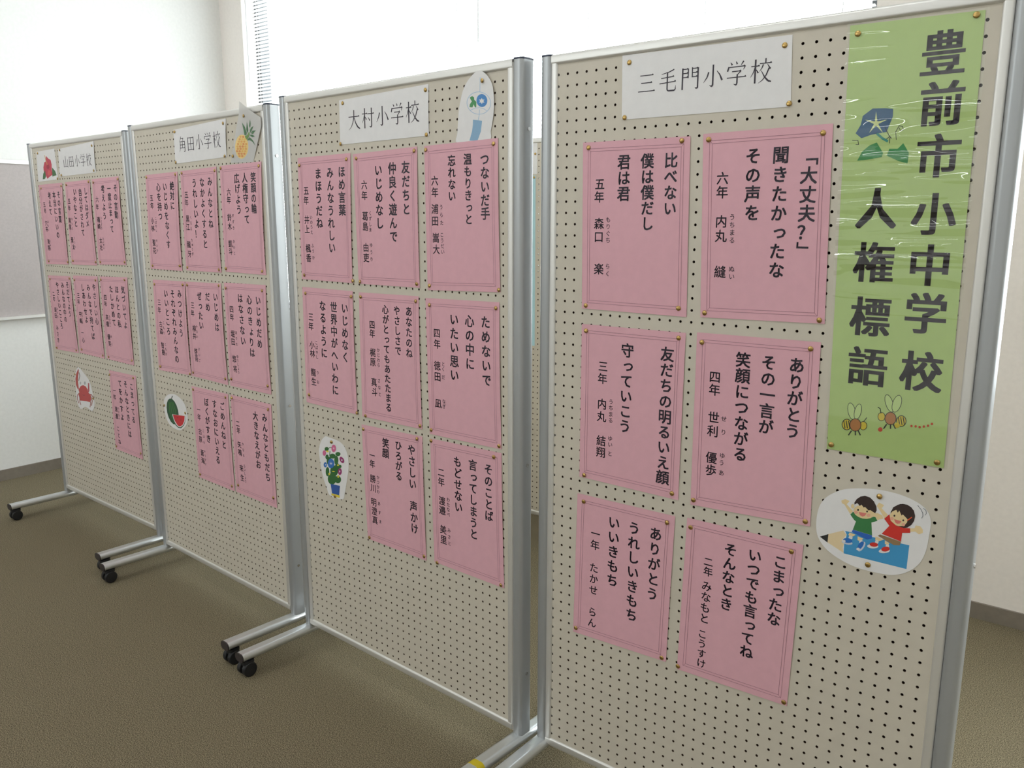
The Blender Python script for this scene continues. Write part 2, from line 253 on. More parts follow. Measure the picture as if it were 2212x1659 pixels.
(1,'title','title',[(222.3,9.8),(592.6,17.6),(591.0,-109.5),(219.9,-112.1)],[('大村小学校',287.0,-47.6,530.9,-45.3,'t')],[(238.6,0.7),(582.2,3.9),(581.6,-106.8),(222.4,-109.9)],1.5),
(2,'pink','top right',[(593.0,-132.6),(852.3,-128.1),(842.8,-493.6),(585.3,-492.5)],[('笑顔の輪',801.2,-176.1,797.0,-276.7,'b'),('人権守って',748.5,-176.4,748.5,-311.4,'b'),('広げよう',698.3,-176.8,701.3,-279.5,'b'),('六年',642.4,-220.6,640.1,-247.0,'n'),('鈴木',636.7,-305.7,634.9,-335.7,'n'),('すずき',660.3,-300.1,659.3,-340.6,'r'),('凱斗',631.6,-394.7,629.9,-420.6,'n'),('かいと',655.6,-386.6,654.7,-426.4,'r')],[(599.5,-140.4),(837.6,-141.9),(822.9,-481.5),(592.2,-481.7)],4),
(2,'pink','top middle',[(315.4,-139.5),(571.4,-133.5),(558.2,-497.6),(304.8,-499.4)],[('みんなとね',522.2,-181.7,512.7,-327.3,'b'),('なかよくすると',466.8,-183.3,461.7,-399.4,'b'),('うれしいよ！',412.2,-184.4,407.6,-364.0,'b'),('五年',349.8,-224.1,347.2,-252.3,'n'),('黒江',345.6,-310.3,343.4,-339.4,'n'),('くろえ',369.7,-304.9,366.4,-345.5,'r'),('龍牙',341.0,-403.1,341.4,-437.5,'n'),('りゅうが',365.6,-387.6,363.8,-436.9,'r')],[(326.0,-147.3),(558.6,-146.4),(543.1,-487.6),(316.7,-488.3)],4),
(2,'pink','top left',[(39.4,-144.6),(294.4,-140.3),(275.4,-503.4),(18.2,-504.1)],[('絶対に',247.3,-190.3,241.5,-261.5,'b'),('いじめをなくす',190.2,-191.6,184.0,-406.3,'b'),('心を持つ',137.8,-192.3,136.7,-300.5,'b'),('五年',75.5,-231.9,74.7,-260.4,'n'),('小林',68.9,-317.6,67.5,-346.4,'n'),('こばやし',97.2,-309.0,94.3,-353.4,'r'),('聖花',66.5,-401.4,64.8,-432.0,'n'),('せいか',90.3,-393.7,88.1,-431.4,'r')],[(47.2,-153.3),(277.5,-149.7),(262.7,-484.7),(38.3,-492.1)],4),
(2,'pink','middle right',[(570.2,-531.6),(836.5,-526.7),(833.9,-900.4),(566.9,-904.4)],[('いじめだめ',786.8,-581.1,783.6,-729.3,'b'),('心のきょりは',730.1,-582.3,730.4,-765.6,'b'),('はなさない',672.4,-580.4,675.2,-729.7,'b'),('四年',610.9,-623.2,610.3,-651.5,'n'),('堀田',608.9,-711.2,607.9,-739.4,'n'),('ほりた',632.3,-705.2,631.3,-746.2,'r'),('悠将',607.7,-801.0,609.1,-837.7,'n'),('ゆうしょう',630.8,-790.6,631.2,-848.2,'r')],[(581.5,-550.7),(813.9,-546.8),(816.7,-872.3),(578.5,-878.7)],4),
(2,'pink','middle column second row',[(291.4,-541.9),(549.0,-536.0),(552.8,-904.9),(287.9,-903.1)],[('いじめは',507.2,-586.8,505.4,-696.1,'b'),('だめ',449.0,-589.0,447.4,-627.1,'b'),('ぜったい',389.5,-590.0,389.8,-699.2,'b'),('三年',334.4,-628.1,331.0,-658.1,'n'),('柳井',334.0,-715.5,331.8,-744.9,'n'),('やない',354.2,-707.7,351.5,-745.0,'r'),('啓吾',333.1,-803.6,334.7,-829.9,'n'),('けいご',359.2,-792.6,356.8,-835.8,'r')],[(304.4,-554.3),(533.9,-544.5),(537.0,-882.7),(300.0,-888.8)],4),
(2,'pink','middle left',[(27.7,-547.2),(287.0,-541.6),(282.4,-902.4),(17.2,-913.0)],[('みつけよう',240.1,-590.8,233.3,-742.0,'b'),('それぞれみんなの',184.0,-594.1,178.8,-849.6,'b'),('いいところ',129.2,-595.9,128.2,-743.7,'b'),('三年',68.6,-634.4,65.0,-665.7,'n'),('古森',66.9,-722.1,67.0,-749.7,'n'),('こもり',92.5,-714.2,89.1,-755.0,'r'),('智樹',68.2,-806.6,69.6,-834.3,'n'),('ともき',93.7,-799.6,91.2,-839.4,'r')],[(40.0,-564.6),(272.1,-555.2),(273.5,-897.8),(35.7,-895.9)],4),
(2,'pink','bottom right',[(564.2,-938.1),(828.6,-936.0),(829.1,-1310.3),(559.7,-1309.2)],[('みんなともだち',782.9,-989.4,783.5,-1205.1,'b'),('大きなえがお',724.5,-992.2,725.6,-1170.1,'b'),('二年',602.6,-1040.8,603.8,-1066.4,'n'),('矢鳴',603.9,-1119.3,604.1,-1148.9,'n'),('やなる',628.5,-1113.4,628.8,-1156.0,'r'),('来生',606.8,-1207.9,609.5,-1244.8,'n'),('らいしょう',629.5,-1195.9,630.8,-1253.7,'r')],[(573.6,-949.0),(809.7,-955.9),(810.5,-1275.6),(576.8,-1279.9)],2),
(2,'pink','bottom middle',[(277.4,-944.5),(546.8,-939.1),(550.2,-1310.7),(283.3,-1310.6)],[('ごめんねと',500.0,-991.5,496.2,-1139.1,'b'),('すなおにいえる',444.0,-991.0,442.4,-1208.9,'b'),('ぼくがすき',384.5,-992.8,380.9,-1136.9,'b'),('一年',320.6,-1031.8,320.5,-1061.3,'n'),('古原',319.4,-1119.1,318.5,-1150.2,'n'),('こはら',346.1,-1112.0,344.4,-1157.5,'r'),('蒼海',324.1,-1203.6,324.5,-1235.2,'n'),('そうすけ',345.1,-1194.9,344.0,-1245.5,'r')],[(289.5,-956.7),(528.6,-953.4),(531.2,-1294.1),(295.7,-1296.8)],2),
(2,'title','title',[(286.9,7.3),(652.0,19.7),(642.6,-104.4),(283.2,-112.5)],[('角田小学校',345.8,-46.4,586.4,-43.7,'t')],[(296.6,-0.7),(634.4,5.2),(631.1,-101.4),(288.6,-107.5)],2.5),
(3,'pink','top right',[(571.9,-135.1),(817.5,-130.4),(817.4,-494.9),(562.5,-500.8)],[('その言動',782.5,-176.8,774.2,-285.8,'b'),('一度止まって',724.3,-177.9,719.9,-345.6,'b'),('考えよう',667.8,-177.9,662.4,-290.9,'b'),('六年',605.4,-220.9,601.4,-253.0,'n'),('磯崎',602.3,-306.5,600.7,-335.3,'n'),('いそざき',628.9,-299.1,623.7,-342.6,'r'),('太壮',604.3,-395.5,602.4,-425.8,'n'),('たいせい',629.8,-387.6,627.0,-427.8,'r')],[(585.7,-149.0),(810.2,-141.5),(805.7,-482.6),(580.6,-489.9)],3.5),
(3,'pink','top middle',[(299.7,-141.5),(552.0,-135.8),(543.1,-506.1),(284.7,-510.4)],[('してはダメ',504.2,-184.4,494.8,-323.2,'b'),('自分がされて',447.0,-188.3,437.9,-363.3,'b'),('いやなこと',393.9,-184.7,373.6,-323.6,'b'),('五年',327.0,-224.8,321.7,-254.6,'n'),('尾家',313.3,-310.7,310.8,-339.6,'n'),('おいえ',337.5,-304.2,333.8,-346.1,'r'),('蒼太',318.6,-397.6,324.7,-429.2,'n'),('そうた',342.0,-389.3,342.0,-428.8,'r')],[(313.4,-153.4),(539.8,-144.8),(534.8,-491.4),(305.7,-492.3)],3.5),
(3,'pink','top left',[(6.3,-145.9),(270.0,-141.5),(251.1,-512.1),(1.0,-517.4)],[('その言葉',223.0,-194.5,214.7,-305.0,'b'),('本当にいいの',171.9,-194.9,171.4,-376.4,'b'),('考えて',119.5,-196.7,114.9,-270.5,'b'),('五年',52.6,-237.6,54.5,-266.1,'n'),('穴井',51.5,-323.5,51.1,-350.9,'n'),('あない',73.4,-316.6,70.1,-354.9,'r'),('海翔',55.8,-410.1,53.7,-439.1,'n'),('うみと',74.3,-408.4,70.8,-442.9,'r')],[(35.7,-162.0),(260.2,-156.0),(246.2,-500.9),(33.8,-503.1)],3.5),
(3,'pink','middle right',[(557.9,-553.3),(814.9,-545.8),(807.3,-925.9),(552.5,-923.7)],[('気づいてよ',769.2,-601.5,766.9,-753.1,'b'),('ほんとの私',711.1,-603.4,709.1,-752.6,'b'),('たしかめて',656.6,-603.7,657.7,-750.3,'b'),('四年',595.6,-643.9,592.6,-672.4,'n'),('高橋',594.5,-731.7,594.0,-761.9,'n'),('たかはし',619.5,-727.2,618.1,-767.8,'r'),('優笑',593.5,-819.8,595.9,-850.0,'n'),('ゆえ',616.7,-816.4,617.1,-850.6,'r')],[(567.5,-567.1),(791.7,-558.0),(792.5,-905.6),(573.0,-912.7)],3.5),
(3,'pink','middle column second row',[(285.5,-561.2),(537.8,-554.2),(531.9,-925.9),(275.4,-924.0)],[('やさしい心',493.6,-604.5,493.5,-757.4,'b'),('みんなで持てば',435.7,-608.9,437.7,-831.1,'b'),('しあわせよ',376.9,-611.9,384.7,-758.3,'b'),('三年',323.4,-651.2,319.9,-680.0,'n'),('中嶋',323.6,-737.0,322.5,-768.5,'n'),('なかじま',342.0,-731.5,340.1,-775.4,'r'),('一心',327.1,-824.5,328.7,-858.9,'n')],[(298.3,-580.8),(515.6,-572.1),(517.4,-912.1),(300.7,-906.0)],3.5),
(3,'pink','middle left',[(6.3,-571.7),(256.1,-566.5),(263.1,-928.1),(2.4,-934.4)],[('そだてよう',216.5,-607.9,214.2,-743.5,'b'),('みんなの中の',160.2,-612.1,157.2,-774.3,'b'),('やさしいこころ',100.9,-613.7,104.9,-811.0,'b'),('二年',49.6,-658.7,48.5,-684.2,'n'),('原田',52.1,-736.6,48.2,-765.5,'n'),('はらだ',73.6,-730.9,69.7,-768.2,'r'),('みさき',50.3,-824.1,46.6,-885.0,'n')],[(26.6,-590.0),(244.3,-576.5),(240.4,-916.9),(21.7,-925.2)],3.5),
(3,'pink','bottom right',[(562.5,-974.4),(812.8,-970.9),(811.8,-1348.5),(556.1,-1343.9)],[('こまってる',767.0,-1024.4,760.7,-1174.8,'b'),('そんなときには',711.2,-1020.5,709.8,-1247.9,'b'),('てをかすよ',657.8,-1023.2,652.3,-1179.0,'b'),('一年',598.2,-1064.1,595.0,-1094.9,'n'),('渡邉',599.0,-1150.0,597.3,-1183.2,'n'),('わたなべ',622.7,-1143.6,619.4,-1191.2,'r'),('ことね',598.9,-1241.9,602.0,-1302.2,'n')],[(567.3,-995.0),(790.3,-982.6),(797.1,-1321.6),(564.8,-1330.6)],3),
(3,'title','title',[(262.0,6.1),(622.5,20.7),(618.2,-108.2),(253.7,-114.3)],[('山田小学校',330.2,-51.6,562.9,-52.4,'t')],[(280.3,1.1),(605.6,2.7),(600.0,-99.9),(272.7,-108.8)],2.5)]
PICTURES = [
(0,'children',[(708.5,-838.2),(744.9,-834.1),(782.1,-836.5),(810.9,-844.9),(828.6,-857.3),(836.5,-876.9),(836.0,-902.4),(833.4,-934.9),(825.6,-960.2),(811.6,-979.6),(793.2,-993.2),(772.9,-1000.2),(743.3,-1002.4),(712.9,-1001.4),(687.6,-995.9),(661.6,-985.0),(643.9,-971.6),(631.6,-952.6),(627.7,-926.0),(630.7,-895.3),(640.7,-874.1),(654.8,-860.3),(676.3,-847.1)],[[(0.05,0.3,0.58),[[(685.2,-931.4),(803.9,-931.6),(803.0,-980.0),(685.7,-978.7),(685.5,-959.7),(688.8,-938.6)]]],[(0.78,0.62,0.38),[[(653.6,-945.9),(681.5,-931.6),(688.3,-939.4),(680.5,-952.1),(684.9,-959.8),(683.0,-968.5),(686.3,-977.9),(653.0,-963.8)]]],[(0.02,0.02,0.02),[[(637.0,-955.4),(653.6,-945.9),(653.0,-964.1)]]],[(0.8,0.62,0.34),[[(673.1,-871.1),(680.2,-866.2),(689.0,-868.3),(684.0,-876.0),(697.2,-887.7),(692.2,-894.8),(679.8,-877.6),(674.8,-876.0)]]],[(0.8,0.62,0.34),[[(738.2,-888.2),(741.7,-880.9),(751.4,-883.9),(753.7,-889.9),(742.9,-895.0)]]],[(0.8,0.62,0.34),[[(761.0,-880.4),(756.0,-889.4),(745.9,-874.7),(739.4,-867.1),(743.5,-859.6),(752.6,-862.8),(749.1,-870.1)]]],[(0.8,0.62,0.34),[[(802.1,-897.8),(809.9,-896.0),(811.6,-889.8),(819.4,-889.9),(824.3,-895.1),(824.9,-901.3),(818.6,-906.0),(811.5,-902.0),(803.3,-904.6)]]],[(0.04,0.2,0.06),[[(692.3,-895.5),(697.3,-888.4),(704.4,-893.4),(716.8,-897.1),(728.6,-895.0),(738.2,-888.5),(743.6,-896.8),(732.8,-902.6),(736.1,-928.3),(699.5,-925.2),(704.0,-907.4),(700.4,-904.9)]]],[(0.02,0.12,0.48),[[(699.5,-925.5),(736.1,-928.5),(736.0,-934.9),(727.4,-939.1),(697.5,-930.4)]]],[(0.8,0.62,0.34),[[(693.9,-932.6),(705.8,-934.4),(700.6,-939.4),(694.6,-940.5),(691.9,-937.8)]]],[(0.8,0.62,0.34),[[(709.6,-936.8),(720.7,-938.7),(715.8,-945.3),(710.2,-944.7)]]],[(0.74,0.72,0.72),[[(700.4,-941.7),(700.3,-943.3),(699.5,-944.8),(698.3,-946.0),(696.9,-946.7),(695.4,-946.7),(694.1,-946.2),(693.1,-945.1),(692.7,-943.7),(692.9,-942.1),(693.6,-940.6),(694.8,-939.4),(696.3,-938.7),(697.8,-938.7),(699.1,-939.2),(700.0,-940.3)]]],[(0.74,0.72,0.72),[[(720.9,-945.6),(720.7,-947.2),(720.0,-948.7),(718.8,-949.8),(717.4,-950.5),(715.9,-950.6),(714.6,-950.0),(713.7,-949.0),(713.3,-947.5),(713.4,-946.0),(714.2,-944.5),(715.3,-943.3),(716.8,-942.6),(718.3,-942.6),(719.6,-943.1),(720.5,-944.2)]]],[(0.55,0.6,0.7),[[(701.3,-954.4),(700.3,-955.9),(697.9,-957.3),(694.3,-958.3),(690.2,-958.7),(686.2,-958.4),(682.8,-957.6),(680.6,-956.3),(680.0,-954.8),(681.0,-953.2),(683.5,-951.8),(687.0,-950.9),(691.2,-950.5),(695.2,-950.7),(698.5,-951.5),(700.7,-952.8)]]],[(0.02,0.15,0.5),[[(700.7,-949.1),(699.9,-951.2),(697.9,-953.0),(694.8,-954.4),(691.3,-955.2),(687.8,-955.1),(684.9,-954.3),(683.0,-952.8),(682.4,-950.9),(683.2,-948.9),(685.3,-947.0),(688.3,-945.6),(691.8,-944.9),(695.3,-944.9),(698.2,-945.8),(700.1,-947.3)]]],[(0.74,0.72,0.72),[[(687.8,-952.3),(687.6,-953.4),(686.9,-954.5),(685.9,-955.3),(684.6,-955.9),(683.2,-956.0),(682.1,-955.7),(681.3,-955.0),(680.9,-954.1),(681.1,-953.0),(681.8,-951.9),(682.9,-951.1),(684.2,-950.5),(685.5,-950.4),(686.6,-950.7),(687.5,-951.4)]]],[(0.55,0.6,0.7),[[(722.7,-957.8),(720.4,-961.9),(717.9,-965.1),(715.4,-966.9),(713.5,-967.0),(712.4,-965.4),(712.3,-962.4),(713.1,-958.4),(714.9,-954.0),(717.2,-949.9),(719.7,-946.8),(722.1,-945.0),(724.0,-944.9),(725.1,-946.5),(725.3,-949.5),(724.4,-953.5)]]],[(0.02,0.15,0.5),[[(720.4,-955.6),(718.5,-958.9),(716.3,-961.4),(714.1,-962.8),(712.4,-962.8),(711.3,-961.4),(711.0,-958.9),(711.6,-955.6),(712.9,-952.0),(714.9,-948.7),(717.1,-946.1),(719.2,-944.8),(721.0,-944.8),(722.1,-946.2),(722.4,-948.7),(721.8,-952.0)]]],[(0.74,0.72,0.72),[[(715.9,-961.6),(715.7,-962.7),(715.0,-963.8),(714.0,-964.6),(712.7,-965.2),(711.4,-965.3),(710.3,-965.0),(709.5,-964.3),(709.1,-963.4),(709.3,-962.3),(710.0,-961.3),(711.0,-960.4),(712.3,-959.9),(713.6,-959.7),(714.7,-960.0),(715.5,-960.7)]]],[(0.8,0.62,0.34),[[(741.7,-884.8),(741.6,-886.5),(740.9,-888.2),(739.7,-889.4),(738.3,-890.0),(736.9,-890.0),(735.6,-889.4),(734.7,-888.1),(734.3,-886.5),(734.4,-884.8),(735.1,-883.2),(736.2,-882.0),(737.6,-881.3),(739.1,-881.3),(740.4,-882.0),(741.3,-883.2)]]],[(0.8,0.62,0.34),[[(698.7,-876.8),(698.6,-878.5),(698.0,-880.1),(697.1,-881.3),(695.9,-881.9),(694.7,-881.8),(693.6,-881.1),(692.8,-879.8),(692.4,-878.1),(692.5,-876.4),(693.1,-874.8),(694.0,-873.6),(695.2,-873.0),(696.4,-873.1),(697.5,-873.8),(698.3,-875.1)]]],[(0.8,0.62,0.34),[[(737.2,-884.5),(735.2,-889.7),(730.5,-894.2),(723.8,-897.2),(716.1,-898.2),(708.6,-897.1),(702.4,-894.1),(698.6,-889.6),(697.6,-884.3),(699.8,-879.0),(704.6,-874.6),(711.4,-871.6),(719.1,-870.7),(726.5,-871.8),(732.5,-874.8),(736.3,-879.3)]]],[(0.035,0.018,0.015),[[(698.2,-869.6),(701.9,-861.5),(708.6,-854.8),(716.7,-851.5),(726.4,-852.9),(734.0,-859.1),(739.3,-868.4),(740.4,-876.0),(738.1,-882.4),(728.7,-878.0),(725.6,-879.6),(718.5,-873.7),(716.3,-875.7),(711.7,-870.6),(708.9,-874.1),(703.4,-869.1),(698.9,-873.7)]]],[(0.7,0.2,0.17),[[(708.1,-886.6),(722.5,-885.9),(720.0,-891.8),(715.4,-894.4),(710.4,-892.7)]]],[(0.03,0.02,0.02),[[(708.0,-882.2),(707.9,-883.0),(707.6,-883.8),(707.1,-884.4),(706.5,-884.7),(705.8,-884.7),(705.2,-884.3),(704.8,-883.7),(704.6,-883.0),(704.7,-882.1),(705.0,-881.4),(705.5,-880.8),(706.1,-880.5),(706.8,-880.5),(707.4,-880.9),(707.8,-881.4)]]],[(0.03,0.02,0.02),[[(724.8,-881.7),(724.7,-882.5),(724.4,-883.3),(723.9,-883.9),(723.3,-884.2),(722.7,-884.1),(722.1,-883.8),(721.7,-883.2),(721.5,-882.5),(721.6,-881.6),(721.9,-880.9),(722.4,-880.3),(723.0,-880.0),(723.6,-880.0),(724.2,-880.4),(724.6,-881.0)]]],[(0.8,0.4,0.28),[[(706.3,-887.4),(706.2,-888.7),(705.5,-890.0),(704.4,-891.0),(703.0,-891.6),(701.6,-891.6),(700.4,-891.1),(699.5,-890.2),(699.1,-889.0),(699.3,-887.6),(700.0,-886.3),(701.1,-885.4),(702.5,-884.8),(703.9,-884.7),(705.1,-885.2),(705.9,-886.1)]]],[(0.8,0.4,0.28),[[(729.9,-888.4),(729.7,-889.8),(729.1,-891.1),(728.0,-892.0),(726.6,-892.6),(725.3,-892.7),(724.1,-892.2),(723.2,-891.3),(722.8,-890.1),(723.0,-888.7),(723.7,-887.4),(724.8,-886.5),(726.1,-885.9),(727.5,-885.8),(728.7,-886.3),(729.5,-887.2)]]],[(0.035,0.018,0.015),[[(809.0,-871.9),(808.1,-881.5),(804.1,-890.4),(797.5,-897.3),(789.3,-901.2),(780.8,-901.3),(773.1,-897.8),(767.6,-891.0),(765.1,-882.0),(766.0,-872.3),(770.2,-863.3),(776.9,-856.5),(785.2,-852.8),(793.7,-852.8),(801.2,-856.4),(806.5,-863.2)]]],[(0.8,0.62,0.34),[[(796.0,-887.6),(792.9,-892.9),(787.9,-896.7),(781.8,-898.3),(775.6,-897.4),(770.1,-894.3),(766.3,-889.3),(764.7,-883.2),(765.5,-877.0),(768.7,-871.6),(773.8,-867.8),(779.9,-866.3),(786.1,-867.2),(791.5,-870.4),(795.3,-875.4),(796.8,-881.4)]]],[(0.035,0.018,0.015),[[(765.9,-875.4),(774.1,-864.2),(778.3,-872.2),(780.7,-867.1),(785.5,-876.3),(787.5,-873.3),(796.1,-880.7),(797.6,-884.8),(808.2,-877.2),(805.7,-861.2),(794.9,-853.5),(781.3,-853.9),(769.4,-863.0)]]],[(0.62,0.03,0.02),[[(755.4,-889.5),(763.8,-878.5),(767.1,-890.6),(778.2,-898.4),(792.1,-899.6),(802.1,-897.8),(803.4,-906.5),(789.5,-909.9),(788.8,-927.6),(753.3,-920.7),(765.7,-901.4)]]],[(0.8,0.1,0.03),[[(796.7,-884.3),(804.3,-875.8),(803.1,-874.4),(795.5,-882.9)]]],[(0.28,0.18,0.09),[[(750.5,-922.7),(788.8,-928.0),(787.2,-935.8),(776.9,-937.8),(746.7,-926.3)]]],[(0.8,0.62,0.34),[[(742.7,-928.6),(757.7,-931.5),(749.9,-936.7),(742.7,-936.5)]]],[(0.8,0.62,0.34),[[(760.1,-932.2),(768.9,-935.9),(766.7,-940.4),(760.8,-939.9)]]],[(0.74,0.72,0.72),[[(749.2,-938.2),(749.1,-939.8),(748.5,-941.2),(747.5,-942.3),(746.2,-942.9),(745.0,-943.0),(743.8,-942.4),(743.0,-941.3),(742.7,-939.9),(742.8,-938.3),(743.4,-936.9),(744.4,-935.8),(745.6,-935.2),(746.9,-935.1),(748.0,-935.7),(748.8,-936.8)]]],[(0.74,0.72,0.72),[[(768.9,-941.8),(768.8,-943.3),(768.2,-944.8),(767.2,-945.9),(766.0,-946.5),(764.8,-946.5),(763.6,-945.9),(762.8,-944.9),(762.5,-943.4),(762.6,-941.9),(763.2,-940.5),(764.2,-939.4),(765.4,-938.8),(766.6,-938.7),(767.7,-939.3),(768.5,-940.4)]]],[(0.74,0.72,0.72),[[(749.6,-947.5),(748.9,-949.4),(746.7,-951.3),(743.4,-953.0),(739.5,-954.2),(735.5,-954.7),(732.1,-954.5),(729.8,-953.5),(728.9,-952.0),(729.6,-950.1),(731.8,-948.2),(735.1,-946.5),(739.1,-945.3),(743.0,-944.8),(746.4,-945.0),(748.7,-946.0)]]],[(0.62,0.03,0.02),[[(748.6,-944.7),(748.0,-946.5),(746.4,-948.2),(743.9,-949.6),(740.9,-950.4),(737.9,-950.5),(735.4,-949.9),(733.7,-948.7),(733.1,-947.1),(733.7,-945.3),(735.4,-943.6),(737.9,-942.2),(740.9,-941.4),(743.8,-941.3),(746.3,-941.9),(748.0,-943.1)]]],[(0.74,0.72,0.72),[[(771.0,-950.1),(770.5,-952.1),(768.6,-954.4),(765.5,-956.5),(761.7,-958.3),(757.8,-959.3),(754.4,-959.5),(752.0,-958.8),(750.9,-957.3),(751.4,-955.3),(753.3,-953.1),(756.4,-950.9),(760.2,-949.2),(764.1,-948.1),(767.5,-948.0),(769.9,-948.7)]]],[(0.62,0.03,0.02),[[(770.1,-946.4),(770.0,-948.5),(768.7,-950.7),(766.5,-952.7),(763.8,-954.3),(760.8,-955.1),(758.2,-955.1),(756.3,-954.3),(755.3,-952.7),(755.5,-950.6),(756.8,-948.4),(759.0,-946.4),(761.7,-944.9),(764.6,-944.0),(767.3,-944.0),(769.2,-944.9)]]],[(0.7,0.2,0.17),[[(773.1,-886.0),(786.4,-887.4),(783.5,-892.6),(779.0,-894.1),(775.4,-892.0)]]],[(0.03,0.02,0.02),[[(774.7,-878.8),(774.6,-879.6),(774.3,-880.3),(773.9,-880.9),(773.3,-881.2),(772.7,-881.2),(772.1,-880.9),(771.7,-880.3),(771.5,-879.5),(771.6,-878.7),(771.9,-878.0),(772.3,-877.4),(772.9,-877.1),(773.6,-877.2),(774.1,-877.5),(774.5,-878.1)]]],[(0.03,0.02,0.02),[[(790.9,-884.5),(790.8,-885.3),(790.5,-886.0),(790.1,-886.5),(789.5,-886.8),(788.9,-886.8),(788.3,-886.5),(787.9,-885.9),(787.7,-885.2),(787.8,-884.4),(788.1,-883.7),(788.5,-883.1),(789.1,-882.8),(789.7,-882.8),(790.3,-883.1),(790.7,-883.7)]]],[(0.8,0.4,0.28),[[(772.2,-885.3),(772.1,-886.6),(771.5,-887.9),(770.5,-888.8),(769.3,-889.4),(768.1,-889.4),(767.0,-888.9),(766.2,-888.0),(765.9,-886.8),(766.0,-885.5),(766.6,-884.2),(767.6,-883.3),(768.8,-882.7),(770.0,-882.7),(771.1,-883.2),(771.9,-884.1)]]],[(0.8,0.4,0.28),[[(793.3,-892.5),(793.1,-893.8),(792.6,-895.0),(791.6,-896.0),(790.4,-896.5),(789.2,-896.6),(788.1,-896.1),(787.4,-895.2),(787.0,-894.0),(787.1,-892.7),(787.7,-891.4),(788.7,-890.5),(789.9,-890.0),(791.1,-889.9),(792.2,-890.4),(792.9,-891.3)]]],[(0.1,0.12,0.15),[[(810.9,-850.0),(817.4,-856.6),(817.9,-855.9),(811.5,-849.3)],[(817.0,-856.1),(821.2,-863.2),(821.9,-862.7),(817.7,-855.6)],[(821.0,-862.6),(821.8,-869.3),(822.6,-869.1),(821.8,-862.4)],[(821.9,-868.5),(819.9,-873.5),(820.6,-873.8),(822.6,-868.8)]]],[(0.1,0.12,0.15),[[(821.3,-853.7),(826.4,-857.1),(826.8,-856.3),(821.7,-853.0)],[(825.9,-856.5),(827.4,-862.3),(828.2,-862.0),(826.7,-856.2)],[(827.5,-861.5),(825.5,-866.2),(826.1,-866.6),(828.2,-861.9)]]]],[(743.6,-846.6),(733.3,-989.7)]),
